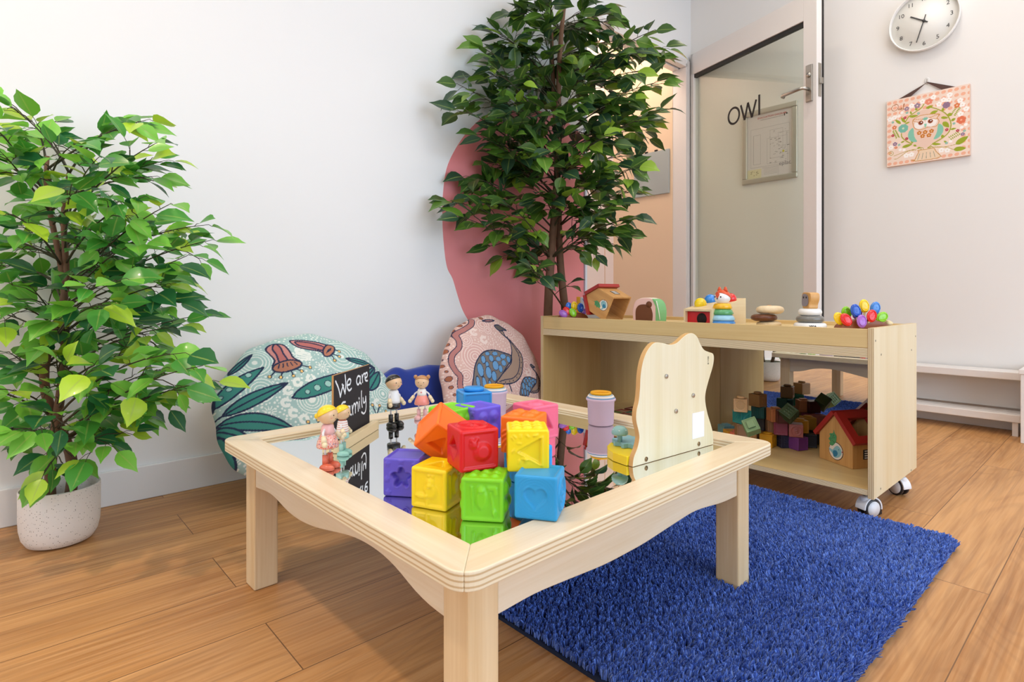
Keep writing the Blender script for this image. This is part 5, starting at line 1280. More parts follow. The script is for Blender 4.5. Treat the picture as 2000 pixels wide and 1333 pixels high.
# ------------------------------------------------------------------ earthy rubber blocks on the cabinet shelf
ES = 0.071*H
GE = 'muted rubber blocks heaped on the cabinet shelf'
def eblock(label, hexa, faces, px, y, lvl, yaw, knob=None, tilt=None, zc=None, d=None):
    z = SZ+0.0005+lvl*(ES+0.0004)
    o = relief_block('rubber_block', label, ES, soft_mat('e'+hexa, hexa), faces, n=30, rad=0.09, group=GE, knob=knob)
    r_ = ray(px, 578); vd = Vector((r_.x, r_.y, 0)).normalized(); base_yaw = math.atan2(vd.y, vd.x)-math.pi/2
    if tilt is None:
        p = onz(px, y, z); c = p+vd*(ES*0.5*(abs(math.cos(math.radians(yaw)))+abs(math.sin(math.radians(yaw)))))
        if c.x > 3.46*H-ES*0.75: c = c-vd*((c.x-(3.46*H-ES*0.75))/vd.x)
        o.location = (c.x, c.y, z); o.rotation_euler = (0, 0, base_yaw+math.radians(yaw))
    else:
        c = atd(px, y, d*H); R3 = Matrix.Rotation(base_yaw, 3, 'Z') @ Euler([math.radians(a_) for a_ in tilt[:3]]).to_matrix() @ Matrix.Rotation(math.radians(tilt[3]), 3, 'Z')
        o.rotation_euler = R3.to_euler(); o.location = c-R3 @ Vector((0, 0, ES/2))
    return o
eblock('brown rubber block with a raised zero, topmost of its stack', '#8a6236', {'front': f_inset, 'right': N0, 'left': f_inset, 'top': f_inset}, 1480, 796.5, 3, -38, 'round')
eblock('dark teal rubber block with ribs under the brown zero block', '#0f4b49', {'front': f_ribs, 'right': f_ribs, 'left': f_ribs}, 1483, 819, 2, -15)
eblock('charcoal rubber block under the dark teal ribbed block', '#3a3b40', {'front': f_inset, 'left': f_inset}, 1487, 842, 1, -30)
eblock('tan rubber block with target rings standing on a teal block', '#c39a6b', {'front': f_rings, 'left': f_inset, 'top': f_inset}, 1447, 806, 3, -4, 'round')
eblock('teal rubber block with a leaf relief under the tan ring block', '#1f7f78', {'front': f_leafr, 'right': f_inset, 'left': f_leafr}, 1449, 830, 2, 42)
eblock('light green rubber block with a square stud tilted on the heap', '#76915f', {'front': f_inset, 'right': f_grid, 'top': f_inset, 'left': f_inset}, 1467, 834, 0, 0, 'square', (58, 14, -12, 42), d=2.95)
eblock('grey blue rubber block with a square stud at the left of the heap', '#6f9ba0', {'front': f_inset, 'left': f_leafr, 'right': f_inset}, 1418, 857, 0, 30, 'square')
eblock('ochre rubber block lying left of the coral block', '#d59a2e', {'front': f_inset}, 1428, 868, 0, 20)
eblock('coral rubber block with a flower stud', '#d9745a', {'front': f_inset, 'right': f_inset}, 1440, 872, 0, 40, 'flower')
eblock('sand coloured rubber block with dots at the front left of the heap', '#c29663', {'front': f_dots, 'right': f_inset}, 1460, 873, 0, 35)
eblock('mustard rubber block with a round stud at the front of the heap', '#dba022', {'front': f_inset, 'right': f_chev, 'left': f_inset}, 1500, 875.5, 0, -20, 'wide')
eblock('dusty mauve rubber block behind the mustard block', '#9b5666', {'front': f_inset, 'top': f_inset}, 1516, 866, 0, 20)
eblock('navy rubber block between the mustard and purple blocks', '#2a2f4a', {'front': f_grid, 'left': f_grid, 'right': f_inset, 'top': f_inset}, 1532, 877, 0, 28)
eblock('purple rubber block with a chevron at the right front of the heap', '#74397f', {'front': f_inset, 'left': f_arcs, 'right': f_chev, 'top': f_inset}, 1559, 882, 0, 46)
eblock('plum rubber block on the second layer behind the navy block', '#8a3d57', {'front': f_inset}, 1524, 851, 1, 5)
eblock('dusty rose rubber block on the second layer beside the plum block', '#a5605c', {'front': N8}, 1554, 855, 1, 4)
eblock('black navy rubber block behind the birdhouse corner', '#161a29', {'front': f_inset}, 1581, 862, 0, 5)
eblock('dark green rubber block with dashes tilted on top of the heap', '#3f5434', {'front': f_grid, 'top': f_grid, 'left': f_inset, 'right': f_inset}, 1541, 808, 0, 0, None, (52, -20, 12, 28), d=3.12)
eblock('dark brown rubber block under the tilted dark green block', '#4d211d', {'front': f_inset}, 1528, 829, 2, 15)
eblock('rust orange rubber block behind the dark brown block', '#c17a4c', {'front': f_inset}, 1514, 826, 2, 25, 'square')
eblock('ochre rubber block with a round stud behind the dusty rose block', '#cf942a', {'front': f_inset}, 1562, 848, 1, 25, 'wide')
for (x, y, l_) in ((1489, 866, 0), (1450, 855, 1), (1452, 868, 0), (1510, 848, 1)):
    eblock('rubber block buried under the heap on the cabinet shelf', '#8f6a4a', {'front': f_inset}, x, y, l_, 12)

# ================================================================== STACKING CUPS
M_CUP = {k: M('cup_'+k, c, 0.5, spec=0.35) for k, c in (('lilac', '#cdb2c6'), ('denim', '#7d99b8'), ('cream', '#eddfd6'), ('mist', '#a5b8bd'), ('mustard', '#e3a413'))}
def cup_set(px, py, d_, where):
    c = atd(px, py, d_*H); c.z = ZM+0.0006; k = 0.059*H/0.0366
    specs = [('lilac', 0.0, 0.0315, 0.0335, 0.066, 0.0366, 'large lilac stacking cup holding the smaller cups'), ('denim', 0.006, 0.0285, 0.0310, 0.0635, 0.0345, 'denim blue stacking cup nested in the lilac cup'),
             ('cream', 0.012, 0.0255, 0.0285, 0.0605, 0.0325, 'cream stacking cup nested inside the blue cup'), ('mist', 0.018, 0.0225, 0.0262, 0.0570, 0.0295, 'pale grey stacking cup nested inside the cream cup'),
             ('mustard', 0.024, 0.0190, 0.0225, 0.0570, 0.0260, 'mustard yellow stacking cup standing in the top of the set')]
    for nm, z0, r0, r1, hh, rr, lab in specs:
        th = 0.0016
        o = MB().lathe([(0, z0), (r0-0.003, z0), (r0, z0+0.003), (r1, z0+hh-0.008), (rr, z0+hh-0.005), (rr+0.0005, z0+hh-0.002), (rr-0.001, z0+hh), (r1-th+0.001, z0+hh), (r1-th-0.0003, z0+hh-0.006), (r0-th, z0+0.004), (0, z0+0.003)], 48).build('stacking_cup', M_CUP[nm])
        o.location = (c.x, c.y, c.z); o.scale = (0.98, 0.98, 0.98); tag(o, lab+' '+where, 'cup', 'nested stacking cups '+where)
cup_set(1173.5, 829, 2.25, 'by the wooden board')
cup_set(965, 809, 2.42, 'behind the blocks')

# ================================================================== PEG DOLLS
SKIN = M('doll_skin', '#e2bc93', 0.3, coat=0.3); BEECH = M('doll_beech', '#ecd9b2', 0.4, coat=0.2); CORD = M('doll_cord', '#e6e4e6', 0.8); INK = M('doll_ink', '#3a2a22', 0.5)
def doll(label, foot, z, ht, yaw_to, hair, style, top, skirt, legc, shoec, skirtpat=False, armspread=0.4, pants=None, stripes=False, heart_=False):
    p = onz(foot[0], foot[1], z); vd = Vector((-p.x, -p.y, 0)).normalized(); yaw = math.atan2(vd.y, vd.x)+math.pi/2+math.radians(yaw_to)  # local -y faces the camera at yaw_to 0
    t = thing('peg_doll', label, 'doll', (p.x, p.y, z), yaw, 'wooden peg dolls on the mirror table'); k = ht/0.125
    def mk(n, c): return M('doll_'+n, c, 0.28, coat=0.35)
    legs_h = 0.040*k; tb0 = legs_h; hr = 0.0185*k; neck = 0.083*k; hc = neck+hr*0.92
    for s_ in (-1, 1):
        x = s_*0.0085*k
        lg = MB().cyl((x, 0, 0.006*k), (x, 0, 0.027*k), 0.0052*k, seg=16).cyl((x, 0, 0.027*k), (x, 0, tb0+0.002), 0.0018*k, seg=8, mi=1).build('leg', [mk('leg'+legc, legc), CORD], t)
        MB().ell((0, 0, 0), (0.0095*k, 0.015*k, 0.0085*k), z0=-0.35, z1=1.0, seg=20, rings=10).build('shoe', mk('shoe'+shoec, shoec), lg, loc=(x*1.25, -0.005*k, 0.003*k))
    if skirt:
        m_ = mk('skirt'+skirt, skirt) if not skirtpat else PAT
        MB().lathe([(0.0, tb0), (0.0195*k, tb0), (0.0205*k, tb0+0.003*k), (0.0185*k, tb0+0.012*k), (0.013*k, tb0+0.024*k), (0.0115*k, tb0+0.0255*k), (0, tb0+0.0255*k)], 32).build('skirt', m_, t)
        z1_ = tb0+0.0245*k
    else:
        MB().lathe([(0.0, tb0), (0.0148*k, tb0), (0.0155*k, tb0+0.002*k), (0.0152*k, tb0+0.013*k), (0, tb0+0.0135*k)], 28).build('trousers', mk('pants'+pants, pants), t); z1_ = tb0+0.0136*k
    tm = mk('top'+top, top) if not stripes else STR
    tr_ = MB().lathe([(0.0, z1_), ((0.0125 if skirt else 0.0150)*k, z1_), ((0.0125 if skirt else 0.0142)*k, z1_+0.006*k), (0.0112*k, neck-0.004*k), (0.009*k, neck-0.0005), (0.0, neck)], 28).build('shirt', tm, t)
    if heart_:
        MB().prism([(x*0.0045*k, y*0.0045*k) for x, y in heart()], (0, -0.0132*k, (z1_+neck)/2), (1, 0, 0), (0, 0, 1), (0, 1, 0), 0.003*k).build('heart_print', mk('print', '#e2897f'), tr_)
    for s_ in (-1, 1):
        sh = Vector((s_*0.0105*k, 0, neck-0.008*k)); el = Vector((s_*(0.014+0.012*armspread)*k, -0.004*k, neck-0.020*k)); wr = Vector((s_*(0.017+0.022*armspread)*k, -0.012*k, neck-0.032*k))
        MB().tube([sh, (sh+el)/2+Vector((s_*0.003*k, 0, 0)), el], 0.0022*k, 8).cyl(el, el.lerp(wr, 0.75), 0.0045*k, 0.005*k, 14, mi=1).build('arm', [CORD, BEECH], t)
        MB().ell(wr, 0.0052*k, seg=14, rings=8).build('hand', BEECH, t)
    hd = MB().ell((0, 0, 0), (hr, hr, hr*0.95), seg=28, rings=18)
    for s_ in (-1, 1): hd.ell((s_*hr*0.36, -hr*0.90, hr*0.05), (hr*0.075, hr*0.05, hr*0.085), 1, seg=10, rings=6); hd.ell((s_*hr*0.55, -hr*0.80, -hr*0.2), (hr*0.12, hr*0.05, hr*0.08), 2, seg=10, rings=6)
    hd.tube([(hr*0.28*math.sin(a_), -hr*0.935+0.1*hr*abs(math.sin(a_)), -hr*0.22-hr*0.14*math.cos(a_)) for a_ in np.linspace(-1.2, 1.2, 9)], hr*0.03, 6, 1)
    hd.ell((0, -hr*0.98, -hr*0.08), hr*0.06, 0, seg=8, rings=6)
    head = hd.build('head', [SKIN, INK, M('doll_cheek', '#e8a58e', 0.5)], t, loc=(0, 0, hc))
    hm = mk('hair'+hair, hair); hb = MB(); Rh = Matrix.Rotation(math.radians(-28), 3, 'X')
    hb.ell((0, 0.0006*k, 0), (hr*1.045, hr*1.045, hr*1.0), 0, Rh, 28, 12, 0.12 if style != 'cap' else 0.16, 1.0)
    if style == 'buns':
        for s_ in (-1, 1): hb.ell((s_*hr*0.92, 0.1*hr, hr*0.75), hr*0.3, 0, None, 14, 10)
    if style == 'pony': hb.ell((0, hr*1.15, -hr*0.2), (hr*0.3, hr*0.34, hr*0.3), 0, None, 14, 10); hb.ell((0, hr*0.98, hr*0.1), (hr*0.14, hr*0.2, hr*0.14), 0, None, 10, 8)
    hb.build('hair', hm, head)
    return t
def pat_mat():
    m, nt, N, L, b = new_mat('floral_print'); tc = N.new('ShaderNodeTexCoord'); v = N.new('ShaderNodeTexVoronoi'); v.inputs['Scale'].default_value = 520; L.new(tc.outputs['Object'], v.inputs['Vector'])
    cr = N.new('ShaderNodeValToRGB'); sp = N.new('ShaderNodeSeparateColor'); L.new(v.outputs['Color'], sp.inputs[0]); L.new(sp.outputs[0], cr.inputs[0]); cr.color_ramp.interpolation = 'CONSTANT'
    e = cr.color_ramp.elements; e[0].color = hexc('#eeb0a4'); e[1].position = 0.45; e[1].color = hexc('#e07a6a')
    for p_, c_ in ((0.65, '#f2cfc4'), (0.8, '#d9663f'), (0.92, '#9c8fa8')): q_ = e.new(p_); q_.color = hexc(c_)
    L.new(cr.outputs[0], b.inputs['Base Color']); b.inputs['Roughness'].default_value = 0.3; b.inputs['Coat Weight'].default_value = 0.4; return m
PAT = pat_mat()
def stripe_mat():
    m, nt, N, L, b = new_mat('stripe_print'); tc = N.new('ShaderNodeTexCoord'); sp = N.new('ShaderNodeSeparateXYZ'); L.new(tc.outputs['Object'], sp.inputs[0])
    mu = N.new('ShaderNodeMath'); mu.operation = 'MULTIPLY'; mu.inputs[1].default_value = 2*math.pi/0.0042; L.new(sp.outputs['Z'], mu.inputs[0]); si = N.new('ShaderNodeMath'); si.operation = 'SINE'; L.new(mu.outputs[0], si.inputs[0])
    g = N.new('ShaderNodeMath'); g.operation = 'GREATER_THAN'; g.inputs[1].default_value = 0.55; L.new(si.outputs[0], g.inputs[0]); mx = N.new('ShaderNodeMix'); mx.data_type = 'RGBA'; mx.inputs[6].default_value = hexc('#f4f1ee'); mx.inputs[7].default_value = hexc('#d98f7c')
    L.new(g.outputs[0], mx.inputs[0]); L.new(mx.outputs[2], b.inputs['Base Color']); b.inputs['Roughness'].default_value = 0.3; return m
STR = stripe_mat()
ZD_ = ZM+0.0006
doll('blond ponytail peg doll in a pink floral dress with coral shoes', (640, 915), ZD_, 0.122, 58, '#f5cf1c', 'pony', '#eeb6b4', '#e58f80', '#dd6a4c', '#dd6a4c', skirtpat=True, armspread=0.55)
doll('small blond peg doll in a striped shirt and mint shoes beside the chalkboard', (669, 888), ZD_, 0.104, 70, '#f3cd14', 'cap', '#f0f0f0', None, '#9ccabd', '#93cbbd', pants='#a5d3cb', stripes=True, armspread=0.1)
doll('black haired peg doll in a white shirt and black shorts', (769, 832), ZD_, 0.131, 40, '#141210', 'cap', '#eff2f5', None, '#151515', '#131313', pants='#16181c', armspread=0.12)
doll('brown haired peg doll with two buns in a white top and coral skirt', (824, 819), ZD_, 0.118, -8, '#b88352', 'buns', '#f6f1ee', '#f09488', '#eebcbc', '#eebcbc', heart_=True, armspread=0.6)

# ------------------------------------------------------------------ chalkboard sign
A_ = atd(651.5, 734, 1.85*H); B_ = atd(721.5, 712, 2.155*H); dv_ = Vector((B_.x-A_.x, B_.y-A_.y, 0)); bw = dv_.length; dv_.normalize()
nv = Vector((dv_.y, -dv_.x, 0)); nv = nv if nv.dot(Vector((-A_.x, -A_.y, 0))) > 0 else -nv
zt_b = H-0.26*H; zb_b = ZM+0.012; bhh = zt_b-zb_b
sg = thing('chalkboard_sign', 'small black chalkboard reading We are Family in a birch stand', 'sign')
mid = (A_+B_)/2; sg.matrix_world = face_matrix(dv_, Vector((0, 0, 1)), nv, (mid.x, mid.y, zb_b+bhh/2))
MB().box((0, 0, -0.002), (bw, bhh, 0.004)).build('board', M('board_edge', '#b98a52', 0.6), sg)
def draw_sign(p):
    w_ = bw; h_ = bhh; wht = '#eef1f5'
    def T(x, y): return ((x-308)/(625-308)*w_-w_/2, h_/2-(y-(200-(x-308)*0.293))/490*h_)
    def st(L, n=6): p.stroke([T(*a_) for a_ in smooth_curve(L, n)], 0.0021, wht)
    for L in ([(322, 240), (345, 290), (360, 352)], [(360, 352), (372, 300), (385, 270)], [(375, 262), (388, 300), (398, 330)], [(398, 330), (404, 260), (398, 196)],
              [(416, 270), (440, 262), (446, 232), (430, 226), (416, 252), (418, 290), (434, 310), (452, 296)],
              [(530, 205), (510, 205), (498, 240), (510, 268), (528, 250), (534, 208)], [(534, 208), (532, 250), (542, 262)], [(550, 195), (556, 250)], [(554, 215), (564, 188), (578, 182)],
              [(580, 218), (600, 205), (600, 176), (586, 180), (578, 206), (584, 236), (604, 240)],
              [(400, 392), (378, 396), (362, 430), (368, 480)], [(356, 450), (390, 432)], [(440, 430), (415, 430), (402, 465), (412, 498), (432, 480), (440, 432)], [(440, 432), (440, 480), (452, 492)],
              [(458, 425), (466, 490)], [(464, 450), (474, 415), (486, 420), (488, 480)], [(488, 440), (498, 405), (510, 415), (514, 470)], [(524, 400), (528, 450)], [(521, 372), (523, 378)],
              [(545, 320), (545, 400), (552, 445)], [(560, 375), (564, 410), (580, 405), (586, 365)], [(586, 365), (590, 430), (584, 480), (566, 498), (546, 484)]): st(L)
panel('chalk_lettering', bw-0.001, bhh-0.001, 230, 170, draw_sign, vcol_mat('chalkboard', 0.75), sg, 0.0004, '#221f24')
MB().box((0.0, -bhh/2-0.0015, 0.012), (bw*1.12, 0.0200, 0.014)).box((0.0, -bhh/2-0.0015, -0.012), (bw*1.12, 0.0200, 0.014)).box((0, -bhh/2-0.0085, 0), (bw*1.12, 0.006, 0.012)).build('stand', M('stand_birch', '#e9d3a8', 0.5), sg, bevel=0.001)

# ------------------------------------------------------------------ wooden activity board
a0 = onz(1235.6, 913.6, ZM); a1 = onz(1392.8, 869.2, ZM); wv = (a1-a0); bwid = wv.length; wv.normalize(); an_ = Vector((wv.y, -wv.x, 0)); an_ = an_ if an_.dot(-a0) > 0 else -an_
ab = thing('activity_board', 'wavy edged birch activity board seen from the back with a yellow gear base', 'toy'); ab.matrix_world = face_matrix(wv, Vector((0, 0, 1)), an_, (a0.x, a0.y, ZM+0.0006))
OUT = [(440, 1140), (450, 1060), (480, 980), (495, 900), (488, 840), (470, 760), (472, 680), (490, 600), (500, 500), (505, 400), (520, 300), (545, 220), (580, 160), (625, 122), (690, 128), (750, 140), (800, 125), (850, 80), (890, 52), (930, 48), (965, 75), (990, 130), (1020, 180), (1060, 200), (1095, 215), (1102, 260), (1090, 330), (1060, 430), (1035, 530), (1032, 600), (1050, 700), (1080, 800), (1095, 870), (1097, 955)]
inv = ab.matrix_world.inverted()
def onb(cx_, cy_): 
    P = inv @ onplane(1130+cx_/4.1656, 640+cy_/4.1656, a0, an_); return (P.x, P.y)
O2 = smooth_curve([onb(*a_) for a_ in OUT], 4); O2[0] = (O2[0][0], 0.0); O2[-1] = (O2[-1][0], 0.0)
MB().prism(O2, (0, 0, 0), (1, 0, 0), (0, 1, 0), (0, 0, 1), -0.0105, 0, 1).build('board', [wood('birch_back', '#e9e1c6', '#ddd0a8', 'Y', rough=0.5), M('board_edge_tan', '#cfa468', 0.5)], ab, bevel=0.0008)
for cx_, cy_ in ((712, 397), (930, 553), (791, 681)):
    q_ = onb(cx_, cy_); MB().cyl((q_[0], q_[1], -0.0005), (q_[0], q_[1], 0.0025), 0.0045, seg=20).build('bolt_cap', M_STEEL, ab, bevel=0.0004)
for cx_, cy_ in ((550, 1072), (978, 948)):
    q_ = onb(cx_, cy_); MB().cyl((q_[0], q_[1], -0.0005), (q_[0], q_[1], 0.0008), 0.0045, seg=20).build('screw', M('screw_brown', '#8d7350', 0.3, metal=0.9), ab)
q0_, q1_ = onb(925, 700), onb(1020, 885)
MB().box(((q0_[0]+q1_[0])/2, (q0_[1]+q1_[1])/2, 0.0003), (abs(q1_[0]-q0_[0]), abs(q1_[1]-q0_[1]), 0.0005)).build('blank_sticker', M('paper_white', '#f1eff2', 0.6), ab)
tx = MB(); q_ = onb(1055, 268); add_text(tx, '81VE8', 0.0065, (q_[0], q_[1], 0.0002), (0, 1, 0), (-1, 0, 0), (0, 0, 1), extrude=0.0001); tx.build('stamp', M('stamp_ink', '#55503f', 0.6), ab)
# yellow base behind the board
pl = []
for k in range(13): a_ = math.pi*k/12; pl.append((0.062*H*0+0.125*H-0.16*H*math.cos(a_)*1.0, 0.125*H*0+0.155*H*math.sin(a_)**0.7))
MB().prism(pl, (0.03*H, 0, -0.011), (1, 0, 0), (0, 0, -1), (0, 1, 0), 0.017).build('yellow_base', M('yellow_paint', '#eed414', 0.35, coat=0.2), ab, bevel=0.001)
def gear(c, r, n, th, mat, nm, parent, nrm='y'):
    P = []
    for i in range(n*4):
        rr = r if (i % 4) in (1, 2) else r*0.80; a_ = 2*math.pi*i/(n*4); P.append((rr*math.cos(a_), rr*math.sin(a_)))
    if nrm == 'y': return MB().prism(P, c, (1, 0, 0), (0, 0, -1), (0, 1, 0), th).build(nm, mat, parent, bevel=0.0006)
    return MB().prism(P, c, (1, 0, 0), (0, 1, 0), (0, 0, 1), th).build(nm, mat, parent, bevel=0.0006)
gb = M('toy_light_blue', '#86bccb', 0.4)
gear((0.115*H, 0.0175, -0.085*H-0.010), 0.062*H, 10, 0.009, gb, 'gear', ab)
gear((0.21*H, 0.045, -0.022), 0.05*H, 14, 0.008, M('toy_orange', '#e08a1d', 0.45), 'gear', ab, 'z')
ms = MB().cyl((0.07*H, 0.026, -0.095*H-0.010), (0.07*H, 0.045, -0.095*H-0.010), 0.0048, seg=16).build('mushroom_peg', gb, ab)
mc = MB().lathe([(0, 0.040), (0.0155, 0.041), (0.0165, 0.044), (0.0145, 0.051), (0.009, 0.056), (0, 0.058)], 28, (0.07*H, 0, -0.095*H-0.010), 0, Matrix.Rotation(-math.pi/2, 3, 'X')).build('mushroom_cap', M('mushroom_teal', '#8cbcb9', 0.35), ms)
for k in range(6):
    a_ = k*1.05+0.4; MB().ell((0.07*H+0.0125*math.cos(a_), 0.0505, -0.095*H-0.010+0.0125*math.sin(a_)), (0.0026, 0.0012, 0.0026), seg=10, rings=6).build('spot', M('spot_white', '#e9efe9', 0.4), mc)
# ================================================================== TOYS ON THE CABINET TRAY
TZT = FLZ+0.0006
def tray(px, X): r_ = ray(px, 578); k = X*H/r_.x; return Vector((X*H, r_.y*k, TZT)), k/H
def cam_yaw(p): return math.atan2(-p.y, -p.x)+math.pi/2      # local -y faces the camera
LOG = M('log_brown', '#8b4a22', 0.45, coat=0.2)
PET = {'red': '#e3120f', 'blue': '#1c6fd6', 'yellow': '#f5cf05', 'green': '#8ccf15', 'purple': '#a663c4', 'dblue': '#1456c0', 'lblue': '#3c86d8'}
def counting_log(px, X, yaw, label, L_, petals, beak):
    p, d = tray(px, X); t = thing('counting_toy', label, 'toy', p, cam_yaw(p)+math.radians(yaw))
    MB().prism([(L_*0.5*math.cos(a_), 0.032*math.sin(a_)**0.8) for a_ in np.linspace(0, math.pi, 17)], (0, -0.02, 0), (1, 0, 0), (0, 0, 1), (0, 1, 0), 0.04).build('body', LOG, t, bevel=0.002)
    for (x, z, ang, col, num, tilt, y) in petals:
        R3 = Matrix.Rotation(math.radians(ang), 3, 'Y') @ Matrix.Rotation(math.radians(tilt), 3, 'X'); m_ = M('petal_'+col, PET[col], 0.22, coat=0.4)
        x, y, z = x*0.9, y*0.8, z*0.86; c_ = Vector((x, y, z)); rr = (0.0155, 0.0065, 0.0205)
        e = MB().ell(c_, rr, 0, R3, 24, 14).build('petal', m_, t)
        rg = MB().tube([c_+R3 @ Vector((0.0108*math.cos(a_), -0.0052, 0.0150*math.sin(a_))) for a_ in np.linspace(0, 2*math.pi, 25)], 0.0012, 6)
        tx_ = MB(); add_text(tx_, str(num), 0.014, c_+R3 @ Vector((0, -0.0066, 0)), R3 @ Vector((1, 0, 0)), R3 @ Vector((0, 0, 1)), R3 @ Vector((0, -1, 0)), extrude=0.0004)
        rg.build('rim', m_, e); tx_.build('numeral', m_, e)
        st = c_+R3 @ Vector((0, 0, -0.018)); MB().cyl(st, (x*0.6, 0, 0.014), 0.003, seg=10).build('peg', M('peg_beech', '#e8cfa0', 0.5), e)
    if beak: MB().lathe([(0.0, 0.0), (0.009, 0.002), (0.010, 0.010), (0.005, 0.020), (0, 0.024)], 20, (L_*0.46, -0.004, 0.020), 0, Matrix.Rotation(math.pi/2, 3, 'Y')).build('snout', M('peg_beech', '#e8cfa0', 0.5), t)
    return t
counting_log(1683, 3.13, 32, 'wooden log toy ringed by ten coloured numbered ovals at the right end of the cabinet', 0.150,
    [(-0.078, 0.040, -25, 'yellow', 1, -10, -0.005), (-0.066, 0.037, -28, 'red', 7, -12, -0.026), (-0.046, 0.060, -22, 'green', 6, 8, 0.01), (-0.030, 0.068, -12, 'dblue', 8, -5, -0.018), (-0.021, 0.032, 14, 'purple', 9, -15, -0.038),
     (0.005, 0.084, -4, 'yellow', 5, -3, -0.006), (0.018, 0.050, 30, 'red', 3, -12, -0.028), (0.046, 0.076, 10, 'lblue', 2, 0, 0.0), (0.058, 0.045, 62, 'green', 4, -5, -0.018), (-0.006, 0.060, 8, 'purple', 0, 8, 0.016)], True)
counting_log(1119, 2.99, 22, 'wooden log toy with coloured numbered ovals at the left end of the cabinet', 0.130,
    [(-0.058, 0.030, -58, 'purple', 9, -10, -0.024), (-0.038, 0.044, -40, 'red', 3, -10, -0.018), (-0.012, 0.036, -32, 'green', 7, -12, -0.032), (-0.018, 0.064, -12, 'blue', 8, 4, 0.008), (0.006, 0.068, 0, 'yellow', 5, 0, -0.002), (0.034, 0.060, 4, 'dblue', 2, -6, -0.016), (0.052, 0.036, 30, 'purple', 1, -6, 0.004)], False)
# board book
p, d = tray(1160, 3.24); bk = thing('board_book', 'white and grey board book with coloured word lettering standing behind the log toy', 'book', p, cam_yaw(p)+math.radians(4))
MB().box((0, 0.004, 0.0485), (0.125, 0.010, 0.097)).build('cover', M('book_cover', '#c9ccd0', 0.35), bk, bevel=0.003)
MB().box((-0.0705, 0.004, 0.0495), (0.016, 0.012, 0.099)).build('spine', M('book_spine', '#e7a51a', 0.4), bk, bevel=0.002)
for i, (ch_, c_) in enumerate(zip('World', ('#2467b0', '#2a9a93', '#d98a2a', '#d24a3a', '#3f9a3f'))):
    tx = MB(); add_text(tx, ch_, 0.034, (-0.034+(0, 0.028, 0.045, 0.058, 0.070)[i], -0.0012, 0.076), (1, 0, 0), (0, 0, 1), (0, -1, 0), extrude=0.0003); tx.build('letter', M('letter%d' % i, c_, 0.5), bk)

